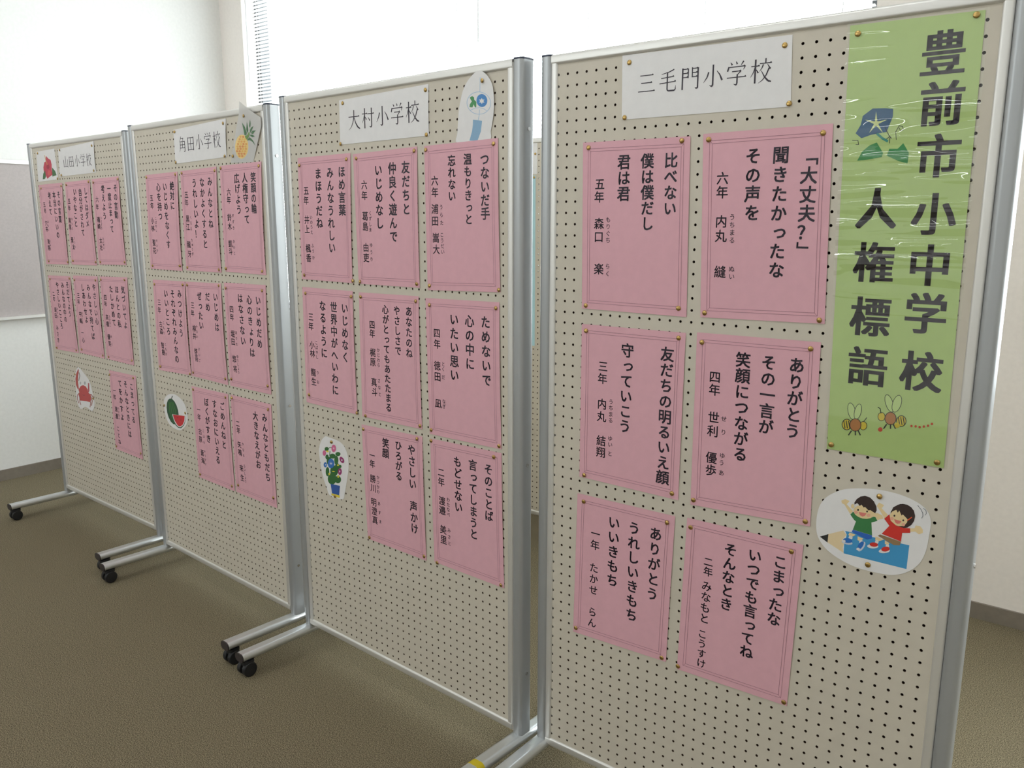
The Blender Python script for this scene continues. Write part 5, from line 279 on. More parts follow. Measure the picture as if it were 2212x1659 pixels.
BANNER_ART = [('printed_morning_glory',[[(0.02,0.09,0.2),[[(672.1,-127.5),(693.7,-128.6),(707.3,-130.9),(707.9,-144.1),(699.5,-169.9),(673.4,-173.2),(656.7,-178.4),(645.6,-169.1),(653.6,-154.8),(656.0,-139.1)]]],[(0.62,0.68,0.32),[[(678.5,-133.0),(682.2,-150.7),(699.1,-148.6),(684.0,-155.1),(693.6,-171.2),(680.5,-157.6),(669.5,-169.7),(676.6,-154.7),(660.0,-145.9),(677.7,-150.4)]]],[(0.03,0.25,0.22),[[(681.8,-173.3),(693.0,-182.9),(695.5,-179.8),(684.4,-170.1)],[(691.1,-181.6),(702.3,-188.3),(704.1,-184.7),(693.0,-177.9)]]],[(0.04,0.24,0.07),[[(684.2,-187.3),(696.6,-206.2),(694.8,-213.4),(667.2,-217.2),(652.4,-217.8),(659.8,-202.0),(672.4,-191.5)]]],[(0.04,0.24,0.07),[[(729.4,-190.9),(740.2,-208.2),(739.5,-226.2),(725.1,-222.0),(703.0,-211.3),(706.7,-199.4),(720.9,-200.1)]]],[(0.015,0.02,0.02),[[(695.8,-162.4),(704.5,-178.1),(705.6,-177.6),(696.8,-161.9)],[(704.2,-177.6),(708.6,-182.0),(709.4,-181.2),(705.0,-176.8)]]],[(0.015,0.02,0.02),[[(706.5,-190.1),(706.6,-177.3),(705.5,-177.1),(705.3,-189.9)],[(705.9,-176.8),(699.8,-181.8),(700.7,-182.8),(706.7,-177.8)]]],[(0.015,0.02,0.02),[[(717.7,-184.5),(715.3,-170.6),(714.4,-170.6),(716.8,-184.5)],[(715.2,-171.4),(720.4,-160.4),(719.5,-159.9),(714.3,-170.8)],[(719.5,-160.8),(726.0,-162.5),(726.1,-161.6),(719.6,-159.9)],[(725.3,-161.8),(727.1,-168.4),(728.0,-168.3),(726.2,-161.6)],[(727.5,-167.5),(722.5,-169.1),(722.9,-170.0),(727.9,-168.4)],[(723.5,-169.5),(720.4,-163.6),(719.6,-163.9),(722.7,-169.9)]]],[(0.015,0.02,0.02),[[(640.6,-181.7),(651.1,-182.3),(651.0,-181.3),(640.5,-180.7)],[(650.2,-181.5),(652.2,-189.6),(653.2,-189.5),(651.2,-181.4)],[(652.9,-188.8),(647.3,-188.5),(647.4,-189.5),(653.0,-189.8)]]]]),('printed_bee',[[(0.015,0.02,0.02),[[(686.1,-685.4),(687.3,-691.9),(687.3,-697.8),(686.0,-702.3),(683.7,-704.6),(680.6,-704.4),(677.3,-701.7),(674.2,-696.9),(671.8,-690.8),(670.6,-684.3),(670.6,-678.4),(671.9,-673.9),(674.3,-671.7),(677.3,-671.9),(680.7,-674.6),(683.7,-679.4)]]],[(0.5,0.64,0.26),[[(685.0,-685.8),(686.2,-691.9),(686.3,-697.3),(685.3,-701.4),(683.4,-703.4),(680.7,-703.2),(677.8,-700.6),(675.1,-696.1),(672.9,-690.4),(671.7,-684.3),(671.6,-678.9),(672.6,-674.8),(674.6,-672.8),(677.2,-673.1),(680.1,-675.7),(682.9,-680.2)]]],[(0.015,0.02,0.02),[[(697.1,-688.1),(695.7,-694.2),(693.5,-699.3),(690.8,-702.6),(688.0,-703.5),(685.6,-702.0),(684.0,-698.2),(683.3,-692.8),(683.7,-686.5),(685.2,-680.4),(687.4,-675.4),(690.1,-672.2),(692.9,-671.3),(695.2,-672.8),(696.9,-676.5),(697.6,-681.9)]]],[(0.5,0.64,0.26),[[(696.1,-688.0),(694.8,-693.7),(692.8,-698.4),(690.5,-701.4),(688.2,-702.3),(686.2,-700.9),(684.9,-697.5),(684.4,-692.5),(684.8,-686.7),(686.1,-681.0),(688.1,-676.3),(690.4,-673.3),(692.7,-672.4),(694.7,-673.8),(696.0,-677.3),(696.5,-682.2)]]],[(0.015,0.02,0.02),[[(681.6,-714.1),(681.2,-718.6),(679.4,-722.6),(676.5,-725.5),(672.9,-727.0),(669.1,-726.7),(665.8,-724.7),(663.5,-721.4),(662.4,-717.1),(662.8,-712.7),(664.6,-708.6),(667.5,-705.7),(671.1,-704.3),(674.9,-704.6),(678.2,-706.6),(680.5,-709.9)]]],[(0.62,0.48,0.04),[[(680.2,-714.4),(679.8,-718.2),(678.3,-721.7),(675.8,-724.2),(672.8,-725.5),(669.6,-725.2),(666.8,-723.5),(664.7,-720.6),(663.8,-716.9),(664.2,-713.0),(665.7,-709.5),(668.2,-707.0),(671.3,-705.8),(674.4,-706.1),(677.2,-707.8),(679.3,-710.7)]]],[(0.015,0.02,0.02),[[(664.9,-709.1),(668.5,-724.1),(670.1,-723.6),(666.5,-708.5)]]],[(0.015,0.02,0.02),[[(669.4,-708.4),(673.0,-723.4),(674.6,-722.9),(671.0,-707.8)]]],[(0.015,0.02,0.02),[[(673.9,-707.7),(677.5,-722.7),(679.1,-722.1),(675.5,-707.2)]]],[(0.015,0.02,0.02),[[(709.7,-712.1),(709.4,-715.6),(708.1,-718.7),(705.9,-721.0),(703.3,-722.1),(700.5,-721.9),(698.0,-720.3),(696.2,-717.7),(695.4,-714.4),(695.7,-710.9),(697.0,-707.8),(699.2,-705.5),(701.8,-704.4),(704.6,-704.7),(707.1,-706.2),(708.9,-708.8)]]],[(0.62,0.48,0.04),[[(708.6,-712.3),(708.4,-715.3),(707.3,-718.0),(705.4,-720.0),(703.2,-720.9),(700.8,-720.7),(698.7,-719.4),(697.2,-717.1),(696.5,-714.2),(696.7,-711.2),(697.8,-708.5),(699.7,-706.5),(701.9,-705.6),(704.3,-705.8),(706.4,-707.2),(707.9,-709.5)]]],[(0.015,0.02,0.02),[[(699.1,-712.3),(698.7,-717.4),(696.6,-722.0),(693.3,-725.4),(689.1,-727.1),(684.7,-726.8),(680.9,-724.5),(678.1,-720.7),(676.9,-715.8),(677.3,-710.6),(679.4,-706.0),(682.8,-702.6),(687.0,-701.0),(691.4,-701.3),(695.2,-703.6),(697.9,-707.5)]]],[(0.42,0.17,0.05),[[(697.7,-712.5),(697.4,-717.2),(695.6,-721.3),(692.6,-724.4),(689.0,-725.9),(685.2,-725.6),(681.8,-723.5),(679.4,-720.0),(678.3,-715.6),(678.7,-710.9),(680.5,-706.7),(683.5,-703.6),(687.1,-702.2),(690.9,-702.5),(694.3,-704.6),(696.7,-708.1)]]],[(0.015,0.02,0.02),[[(680.8,-725.9),(675.7,-735.8),(677.6,-736.9),(682.7,-727.0)]]],[(0.015,0.02,0.02),[[(687.8,-725.4),(688.5,-734.5),(690.8,-734.2),(690.0,-725.0)]]],[(0.015,0.02,0.02),[[(693.0,-725.1),(697.9,-733.5),(699.8,-732.1),(694.9,-723.8)]]],[(0.015,0.02,0.02),[[(703.1,-705.6),(708.4,-696.7),(707.3,-695.9),(701.9,-704.9)]]]]),('printed_bee',[[(0.015,0.02,0.02),[[(752.1,-660.0),(754.1,-666.5),(754.8,-672.5),(754.2,-677.1),(752.2,-679.6),(749.2,-679.7),(745.7,-677.2),(742.2,-672.6),(739.2,-666.6),(737.2,-660.0),(736.5,-654.0),(737.1,-649.4),(739.1,-646.9),(742.1,-646.9),(745.6,-649.4),(749.1,-654.0)]]],[(0.5,0.64,0.26),[[(751.1,-660.5),(753.1,-666.6),(753.9,-672.1),(753.4,-676.3),(751.8,-678.6),(749.2,-678.5),(746.1,-676.1),(742.9,-671.7),(740.2,-666.1),(738.2,-660.0),(737.4,-654.4),(737.9,-650.2),(739.5,-648.0),(742.1,-648.1),(745.2,-650.5),(748.4,-654.9)]]],[(0.015,0.02,0.02),[[(766.7,-663.7),(764.7,-670.1),(761.9,-675.3),(758.6,-678.5),(755.4,-679.2),(752.6,-677.3),(750.8,-673.0),(750.3,-667.1),(751.0,-660.4),(753.0,-654.0),(755.8,-648.8),(759.1,-645.6),(762.3,-645.0),(765.0,-646.9),(766.8,-651.1),(767.4,-657.0)]]],[(0.5,0.64,0.26),[[(765.6,-663.4),(763.9,-669.4),(761.4,-674.3),(758.5,-677.4),(755.6,-678.1),(753.2,-676.3),(751.7,-672.4),(751.3,-666.8),(752.1,-660.6),(753.8,-654.6),(756.4,-649.7),(759.3,-646.8),(762.1,-646.1),(764.4,-647.9),(765.9,-651.8),(766.4,-657.2)]]],[(0.015,0.02,0.02),[[(778.3,-692.4),(778.0,-696.7),(776.4,-700.5),(773.8,-703.3),(770.4,-704.6),(767.0,-704.3),(763.9,-702.4),(761.7,-699.2),(760.6,-695.1),(760.9,-690.8),(762.6,-687.0),(765.3,-684.2),(768.6,-682.9),(772.0,-683.2),(775.1,-685.1),(777.3,-688.4)]]],[(0.62,0.48,0.04),[[(777.0,-692.6),(776.8,-696.3),(775.4,-699.6),(773.1,-702.0),(770.3,-703.2),(767.4,-702.9),(764.7,-701.3),(762.8,-698.4),(761.9,-694.9),(762.2,-691.2),(763.6,-687.9),(765.9,-685.5),(768.7,-684.3),(771.6,-684.6),(774.3,-686.3),(776.1,-689.1)]]],[(0.015,0.02,0.02),[[(762.8,-687.4),(766.3,-701.9),(767.9,-701.3),(764.3,-686.9)]]],[(0.015,0.02,0.02),[[(767.0,-686.8),(770.5,-701.2),(772.0,-700.7),(768.5,-686.3)]]],[(0.015,0.02,0.02),[[(771.2,-686.2),(774.7,-700.6),(776.2,-700.0),(772.7,-685.7)]]],[(0.015,0.02,0.02),[[(740.9,-689.6),(740.7,-693.0),(739.4,-696.1),(737.3,-698.3),(734.7,-699.4),(732.0,-699.1),(729.5,-697.6),(727.8,-695.0),(727.0,-691.7),(727.2,-688.3),(728.5,-685.2),(730.6,-683.0),(733.2,-682.0),(736.0,-682.2),(738.4,-683.8),(740.1,-686.4)]]],[(0.62,0.48,0.04),[[(739.8,-689.8),(739.6,-692.7),(738.6,-695.4),(736.8,-697.3),(734.6,-698.2),(732.3,-698.0),(730.2,-696.6),(728.7,-694.4),(728.1,-691.6),(728.3,-688.6),(729.3,-686.0),(731.1,-684.0),(733.3,-683.1),(735.6,-683.4),(737.7,-684.7),(739.1,-687.0)]]],[(0.015,0.02,0.02),[[(760.7,-690.2),(760.3,-695.1),(758.4,-699.6),(755.2,-702.8),(751.3,-704.4),(747.1,-704.1),(743.5,-701.9),(740.8,-698.1),(739.6,-693.3),(740.0,-688.4),(742.0,-683.9),(745.2,-680.6),(749.1,-679.1),(753.3,-679.4),(756.9,-681.7),(759.5,-685.4)]]],[(0.42,0.17,0.05),[[(759.4,-690.3),(759.1,-694.9),(757.4,-698.9),(754.6,-701.9),(751.2,-703.3),(747.6,-703.0),(744.3,-700.9),(742.0,-697.5),(740.9,-693.1),(741.3,-688.6),(743.0,-684.6),(745.8,-681.6),(749.2,-680.2),(752.8,-680.6),(756.0,-682.6),(758.3,-686.1)]]],[(0.015,0.02,0.02),[[(743.4,-703.2),(738.6,-712.8),(740.5,-713.9),(745.3,-704.3)]]],[(0.015,0.02,0.02),[[(750.1,-702.8),(750.8,-711.7),(752.9,-711.3),(752.2,-702.4)]]],[(0.015,0.02,0.02),[[(755.0,-702.6),(759.7,-710.7),(761.5,-709.4),(756.8,-701.3)]]],[(0.55,0.06,0.03),[[(737.9,-715.1),(737.7,-716.8),(737.0,-718.4),(735.7,-719.5),(734.2,-720.1),(732.7,-720.0),(731.3,-719.3),(730.3,-718.0),(729.8,-716.4),(730.0,-714.6),(730.8,-713.1),(732.0,-711.9),(733.5,-711.3),(735.1,-711.4),(736.5,-712.2),(737.4,-713.5)]]],[(0.62,0.48,0.04),[[(767.6,-702.2),(767.4,-704.2),(766.5,-706.1),(765.1,-707.4),(763.3,-708.1),(761.5,-708.0),(759.9,-707.1),(758.7,-705.6),(758.2,-703.7),(758.4,-701.6),(759.2,-699.8),(760.7,-698.4),(762.4,-697.7),(764.3,-697.9),(765.9,-698.7),(767.1,-700.3)]]],[(0.015,0.02,0.02),[[(733.4,-684.3),(731.1,-675.0),(729.8,-675.4),(732.1,-684.8)],[(731.2,-675.2),(726.3,-672.5),(725.6,-673.8),(730.6,-676.5)]]],[(0.5,0.08,0.04),[[(789.7,-700.2),(789.6,-701.1),(789.2,-701.9),(788.6,-702.5),(787.8,-702.8),(787.0,-702.7),(786.3,-702.3),(785.8,-701.7),(785.6,-700.8),(785.7,-699.9),(786.0,-699.1),(786.7,-698.5),(787.4,-698.2),(788.2,-698.3),(789.0,-698.6),(789.5,-699.3)]]],[(0.5,0.08,0.04),[[(796.9,-699.6),(796.8,-700.5),(796.4,-701.3),(795.8,-701.9),(795.1,-702.2),(794.3,-702.1),(793.6,-701.8),(793.0,-701.1),(792.8,-700.2),(792.9,-699.4),(793.3,-698.5),(793.9,-698.0),(794.7,-697.7),(795.5,-697.7),(796.2,-698.1),(796.7,-698.8)]]],[(0.5,0.08,0.04),[[(803.6,-700.0),(803.6,-700.9),(803.2,-701.7),(802.6,-702.3),(801.8,-702.6),(801.0,-702.5),(800.3,-702.1),(799.8,-701.5),(799.6,-700.6),(799.6,-699.7),(800.0,-698.9),(800.6,-698.3),(801.4,-698.0),(802.2,-698.1),(802.9,-698.5),(803.4,-699.1)]]],[(0.5,0.08,0.04),[[(810.6,-697.7),(810.5,-698.6),(810.2,-699.4),(809.5,-700.0),(808.8,-700.3),(808.0,-700.3),(807.3,-699.9),(806.8,-699.2),(806.6,-698.4),(806.6,-697.5),(807.0,-696.7),(807.6,-696.1),(808.4,-695.8),(809.2,-695.8),(809.9,-696.2),(810.4,-696.9)]]],[(0.5,0.08,0.04),[[(817.5,-695.2),(817.4,-696.1),(817.1,-696.9),(816.5,-697.5),(815.7,-697.8),(814.9,-697.7),(814.2,-697.4),(813.7,-696.7),(813.5,-695.9),(813.6,-695.0),(813.9,-694.2),(814.5,-693.6),(815.3,-693.3),(816.1,-693.3),(816.8,-693.7),(817.3,-694.4)]]],[(0.5,0.08,0.04),[[(823.7,-690.8),(823.6,-691.7),(823.3,-692.5),(822.7,-693.1),(821.9,-693.4),(821.1,-693.3),(820.4,-693.0),(819.9,-692.3),(819.7,-691.5),(819.8,-690.6),(820.1,-689.8),(820.7,-689.2),(821.5,-688.9),(822.3,-689.0),(823.0,-689.4),(823.5,-690.0)]]]])]
# ------------------------------------------------------------------ display boards
XL, XR, ZT = -.029, .865, .027            # frame opening; local origin = first peg hole, boards face -y
def pegboard(name, px, pz, ZB, y0, y1, parent):
    """a board with round holes every 25 mm: front face, back face and hole walls"""
    V = []; Fc = []; vid = {}; front = y0 < .01; MI = []
    def v(x, y, z):
        k = (round(x, 5), round(y, 5), round(z, 5))
        if k not in vid: vid[k] = len(V); V.append((x, y, z))
        return vid[k]
    cols = range(-1, 35); rows = range(-1, 67); r = .0031; N = 8
    for cx_ in cols:
        for rz_ in rows:
            x = cx_ * px; z = -rz_ * pz; xa, xb, za, zb = x - px / 2, x + px / 2, z - pz / 2, z + pz / 2
            for y, s in ((y0, 1), (y1, -1)):
                ring = [v(x + r * math.cos(PI / 4 + i * PI / 4), y, z + r * math.sin(PI / 4 + i * PI / 4)) for i in range(N)]
                cn = [v(xb, y, zb), v(xa, y, zb), v(xa, y, za), v(xb, y, za)]
                for q in range(4):
                    i0 = 2 * q; f1 = (cn[q], ring[(i0 + 1) % 8], ring[i0]); f2 = (cn[q], cn[(q + 1) % 4], ring[(i0 + 2) % 8], ring[(i0 + 1) % 8])
                    Fc.append(f1 if s < 0 else f1[::-1]); Fc.append(f2 if s < 0 else f2[::-1]); MI += [0 if (s > 0) == front else 1] * 2
                if s > 0: fr = ring
            for i in range(N): Fc.append((fr[i], fr[(i + 1) % N], ring[(i + 1) % N], ring[i])); MI.append(1)
    return mesh_obj(name, V, Fc, None, parent, mats=[M_board, M_hard], idx=MI)
def cyl(r, a, b, axis, n=16, c=(0, 0)):
    return MB().prism([(c[0] + r * math.cos(2 * PI * i / n), c[1] + r * math.sin(2 * PI * i / n)) for i in range(n)], axis, a, b)
def display_board(x, y, h, z, sx, sz, label, tape=False):
    root = tag(empty('display_board', (x, y, 0), h), label, 'display board', 'wheeled pegboard display boards')
    px, pz = .025 * sx, .025 * sz; ZB = -65.7 * pz
    D0, D1 = .0, .031                       # front and back board
    for nm, ya, yb in (('pegboard', D0, D0 + .004), ('back_pegboard', D1, D1 + .004)):
        o = pegboard(nm, px, pz, ZB, ya, yb, root); o.location = (0, 0, z)
    zt, zb = z + ZT, z + ZB; T = .0145; yc = (D1 + .004) / 2; hy = yc + .005
    rail = lambda c0: superprof(yc, c0, hy, T / 2 + .004, .006, 4)
    xa, xb = XL - T, XR + T
    MB().prism(rail(zt + T / 2 - .004 + .004), 'x', XL - T, XR + T).build('top_rail', M_alu_rail, root, True)
    MB().prism(rail(zb - T / 2), 'x', XL - T, XR + T).build('bottom_rail', M_alu_rail, root, True)
    for c0 in (XL - T / 2, XR + T / 2):
        MB().prism(superprof(c0, yc, T / 2 + .002, hy - .001, .005, 4), 'z', zb - .004, zt + .010).build('side_rail', M_alu_rail, root, True)
    ft = .084
    for s, c0 in ((-1, XL - T - .0150), (1, XR + T + .0170)):
        post = MB().prism(superprof(c0, yc, .0155, .024, .011, 6), 'z', ft - .012, zt + .0155).build('post', M_alu, root, True)
        MB().prism(superprof(c0, yc, .0160, .0245, .011, 6), 'z', zt + .0155, zt + .0195).build('post_cap', M_cap, post, True)
        for zz in (zt - .14, z - .92 * sz, zb + .155):
            b_ = cyl(.0045, 0, .0028, 'x', 10, (yc, zz)); o = b_.build('bolt', M_screw, post, True); o.location.x = c0 + s * .0155 - (.0028 if s < 0 else 0)
        foot = MB().prism(superprof(c0, ft - .014, .0225, .014, .0139, 8), 'y', yc - .285, yc + .285).build('foot', M_foot, root, True)
        for ye in (-1, 1):
            q = yc + ye * .285; MB().prism(superprof(c0, ft - .014, .0228, .0143, .0142, 8), 'y', min(q, q + ye * .004), max(q, q + ye * .004)).build('end_cap', M_endcap, foot, True)
            cy = yc + ye * .262
            cas = MB(); cas.box(c0 - .008, c0 + .008, cy - .016, cy + .016, .034, .052)
            cas.prism([(c0 + .008 * math.cos(2 * PI * i / 12), cy + .008 * math.sin(2 * PI * i / 12)) for i in range(12)], 'z', .05, .061)
            caster = cas.build('caster', M_rubber, root)
            for dx in (-.0145, .0145):
                wl = cyl(.0245, dx - .008, dx + .008, 'x', 20).build('wheel', M_rubber, caster, True); wl.location = (c0, cy, .0247)
                bv = wl.modifiers.new('round', 'BEVEL'); bv.width = .003; bv.segments = 2
            MB().prism(superprof(0, .0, .0215, .020, .012, 4), 'z', 0, .010).build('hood', M_rubber, caster, True).location = (c0, cy, .046)
        if tape and s > 0:
            cy = tape; pr = superprof(c0, ft - .014, .0232, .0147, .0145, 8)
            MB().prism(pr, 'y', cy - .011, cy + .011).build('yellow_tape', M_tape, foot, True)
    return root
LAB = ['nearest wheeled pegboard, carrying the tall green banner and six pink sheets', 'second wheeled pegboard from the right, with a wind chime picture', 'third wheeled pegboard from the right, with pineapple and watermelon pictures', 'farthest wheeled pegboard, at the left, with red flower and crab pictures']
WHICH = ['nearest', 'second', 'third', 'farthest']
for i, p in enumerate(PANELS): display_board(*p, LAB[i], tape=(TAPE_Y if i == 1 else False))
display_board(-1.60, 1.335, .0, 1.760, 1.0, 1.0, 'rear wheeled pegboard near the window, seen through the gap beside the nearest board')
# ------------------------------------------------------------------ letters
_fc = bpy.data.curves.new('glyph', 'FONT'); _fo = bpy.data.objects.new('glyph_source', _fc); C.objects.link(_fo); _fc.resolution_u = 2
_cache = {}
def glyph(ch, wt):
    k = (ch, wt)
    if k not in _cache:
        _fc.body = ch; _fc.offset = 0; _fc.fill_mode = 'FRONT'
        dg = bpy.context.evaluated_depsgraph_get(); ev = _fo.evaluated_get(dg); me = ev.to_mesh()
        vs = [(q.co.x, q.co.y) for q in me.vertices]; fs = [tuple(f.vertices) for f in me.polygons]; ev.to_mesh_clear()
        _cache[k] = (vs, fs)
    return _cache[k]
def stroke_glyph(ch):
    """brush-style title characters: thin level strokes with a small triangle, heavier uprights and tapering sweeps"""
    k = ('m', ch)
    if k in _cache: return _cache[k]
    vs = []; fs = []
    def poly(pts):
        n = len(vs); vs.extend(pts); fs.append(tuple(range(n, n + len(pts))))
    for st in MINCHO[ch]:
        t = st[0]
        if t == 'h':                     # level stroke x0,y0,x1,y1
            _, x0, y0, x1, y1 = st; w = .020
            poly([(x0, y0 - w), (x1, y1 - w), (x1, y1 + w), (x0, y0 + w)]); poly([(x1 - .085, y1 + w), (x1 + .01, y1 - w), (x1 - .03, y1 + .055)])
        elif t == 'v':                   # upright x,y0(top),y1(bottom)
            _, x, ya, yb = st; w = .037
            poly([(x - w, ya), (x - w, yb), (x + w, yb), (x + w, ya - .03), (x + w + .012, ya - .008)])
        elif t == 'i':                   # thin upright
            _, x, ya, yb = st; w = .028
            poly([(x - w, ya), (x - w, yb), (x + w, yb), (x + w, ya)])
        else:                            # sweep: points with widths
            pts = [(a_, b_, c_ * 1.2) for a_, b_, c_ in st[1]]
            for (xa, ya, wa), (xb, yb, wb) in zip(pts, pts[1:]):
                d = math.hypot(xb - xa, yb - ya) or 1; nx, ny = -(yb - ya) / d, (xb - xa) / d
                poly([(xa + nx * wa, ya + ny * wa), (xb + nx * wb, yb + ny * wb), (xb - nx * wb, yb - ny * wb), (xa - nx * wa, ya - ny * wa)])
    _cache[k] = (vs, fs); return _cache[k]
MINCHO = {
 '三': [('h', .14, .80, .84, .80), ('h', .20, .48, .78, .48), ('h', .05, .12, .93, .12)],
 '毛': [('s', [(.80, .93, .022), (.55, .84, .018), (.16, .77, .008)]), ('h', .14, .60, .80, .64), ('h', .06, .38, .90, .43), ('s', [(.46, .83, .028), (.46, .10, .028), (.52, .05, .026), (.84, .05, .028), (.88, .10, .022), (.89, .26, .006)])],
 '門': [('v', .12, .93, .03), ('h', .12, .88, .40, .88), ('i', .40, .90, .50), ('h', .12, .71, .40, .71), ('h', .12, .54, .40, .54), ('i', .60, .93, .52), ('h', .60, .88, .88, .88), ('v', .88, .91, .06), ('h', .60, .71, .86, .71), ('h', .60, .54, .86, .54), ('s', [(.88, .10, .03), (.84, .04, .03), (.74, .09, .005)])],
 '小': [('v', .50, .95, .10), ('s', [(.50, .14, .03), (.46, .06, .03), (.34, .12, .005)]), ('s', [(.29, .66, .030), (.22, .46, .024), (.05, .24, .006)]), ('s', [(.68, .68, .010), (.82, .52, .022), (.94, .28, .036)])],
 '学': [('s', [(.20, .95, .010), (.28, .84, .032)]), ('s', [(.45, .97, .010), (.51, .86, .032)]), ('s', [(.80, .96, .030), (.68, .80, .008)]), ('h', .12, .76, .88, .76), ('s', [(.13, .78, .026), (.07, .60, .030)]), ('s', [(.88, .77, .024), (.80, .62, .008)]), ('h', .28, .58, .70, .58), ('s', [(.70, .59, .024), (.54, .44, .014)]), ('h', .05, .34, .94, .34), ('s', [(.53, .46, .028), (.53, .09, .028), (.49, .03, .028), (.37, .08, .005)])],
 '校': [('h', .04, .70, .42, .70), ('v', .23, .96, .02), ('s', [(.23, .68, .024), (.14, .44, .016), (.03, .28, .006)]), ('s', [(.27, .56, .012), (.37, .42, .026)]), ('i', .68, .97, .78), ('h', .42, .78, .95, .78), ('s', [(.58, .74, .024), (.52, .60, .016), (.42, .48, .005)]), ('s', [(.76, .74, .008), (.90, .54, .030)]), ('s', [(.84, .58, .026), (.72, .30, .022), (.56, .12, .014), (.38, .02, .005)]), ('s', [(.50, .50, .010), (.66, .24, .024), (.82, .08, .032), (.96, .04, .020)])],
 '大': [('h', .06, .64, .93, .64), ('s', [(.50, .95, .028), (.49, .62, .028), (.40, .36, .022), (.26, .16, .014), (.06, .03, .005)]), ('s', [(.50, .62, .014), (.62, .34, .026), (.78, .14, .034), (.96, .05, .020)])],
 '村': [('h', .04, .70, .44, .70), ('v', .24, .96, .02), ('s', [(.24, .68, .024), (.15, .44, .016), (.03, .28, .006)]), ('s', [(.28, .56, .012), (.38, .42, .026)]), ('h', .46, .68, .96, .68), ('v', .78, .95, .10), ('s', [(.78, .13, .03), (.73, .05, .03), (.60, .10, .005)]), ('s', [(.52, .52, .010), (.64, .36, .032)])],
 '角': [('s', [(.36, .97, .026), (.26, .80, .018), (.12, .66, .006)]), ('h', .32, .85, .66, .85), ('s', [(.66, .86, .024), (.52, .68, .010)]), ('h', .22, .66, .82, .66), ('s', [(.22, .68, .026), (.22, .34, .026), (.16, .16, .016), (.06, .03, .005)]), ('v', .82, .67, .07), ('h', .22, .46, .82, .46), ('h', .22, .27, .82, .27), ('i', .52, .66, .27), ('s', [(.82, .10, .03), (.78, .03, .03), (.66, .07, .005)])],
 '田': [('v', .14, .86, .04), ('v', .86, .86, .04), ('h', .14, .82, .86, .82), ('h', .14, .46, .86, .46), ('h', .14, .10, .86, .10), ('i', .50, .82, .10)],
 '山': [('v', .50, .94, .08), ('v', .12, .66, .06), ('h', .12, .09, .88, .09), ('v', .88, .66, .02)]}
EM = {'b': .0345, 'n': .0270, 'r': .0135, 't': .049, 'g': .069}
WT = {'b': .020, 'n': .014, 'r': .008, 't': .0, 'g': .030}
SMALL = 'っゃゅょ'
# ------------------------------------------------------------------ sheets
class Quad:
    """paper corners tl,tr,br,bl in metres on the board plane, with a soft bulge towards the viewer"""
    def __init__(s, c, base, amp, lean=0.0):
        s.lean = lean
        s.c = [Vector(p) for p in c]; s.o = (s.c[0] + s.c[1] + s.c[2] + s.c[3]) / 4
        s.ex = ((s.c[1] - s.c[0]) + (s.c[2] - s.c[3])) / 2; s.ez = ((s.c[3] - s.c[0]) + (s.c[2] - s.c[1])) / 2
        s.base = base; s.amp = amp
    def P(s, u, v): a, b, c, d = s.c; return a * (1 - u) * (1 - v) + b * u * (1 - v) + c * u * v + d * (1 - u) * v
    def uv(s, p):
        d = p - s.o; det = s.ex.x * s.ez.y - s.ex.y * s.ez.x
        return .5 + (d.x * s.ez.y - d.y * s.ez.x) / det, .5 + (s.ex.x * d.y - s.ex.y * d.x) / det
    def lift(s, u, v):
        u = min(1, max(0, u)); v = min(1, max(0, v)); return s.base + s.lean * (1 - v) + s.amp * 4 * v * (1 - v) * (.12 + .88 * u ** 4)
    def at(s, u, v, extra=0.0): p = s.P(u, v); return (p.x - s.o.x, -(s.lift(u, v) + extra), p.y - s.o.y)
    def pt(s, x, z, extra=0.0): u, v = s.uv(Vector((x, z))); return (x - s.o.x, -(s.lift(u, v) + extra), z - s.o.y)
def world(pan, lx, lz, ly=0.0):
    x, y, h, z = PANELS[pan][:4]; return (x + lx * math.cos(h) - ly * math.sin(h), y + lx * math.sin(h) + ly * math.cos(h), z + lz)
def sheet_mesh(name, q, nu, nv, m, th=.0003):
    V = []; Fc = []
    for e in (0, -th):
        for j in range(nv + 1):
            for i in range(nu + 1): V.append(q.at(i / nu, j / nv, e))
    n1 = (nu + 1) * (nv + 1)
    for j in range(nv):
        for i in range(nu):
            a = j * (nu + 1) + i; b = a + 1; c = b + nu + 1; d = a + nu + 1
            Fc.append((a, d, c, b)); Fc.append((n1 + a, n1 + b, n1 + c, n1 + d))
    rim = [i for i in range(nu)] + [nu + j * (nu + 1) for j in range(nv)] + [nv * (nu + 1) + nu - i for i in range(nu)] + [(nv - j) * (nu + 1) for j in range(nv)]
    for a, b in zip(rim, rim[1:] + rim[:1]): Fc.append((a, b, n1 + b, n1 + a))
    return mesh_obj(name, V, Fc, m, smooth=False)
TACKN = ('top left', 'top right', 'bottom right', 'bottom left')
_tack = None
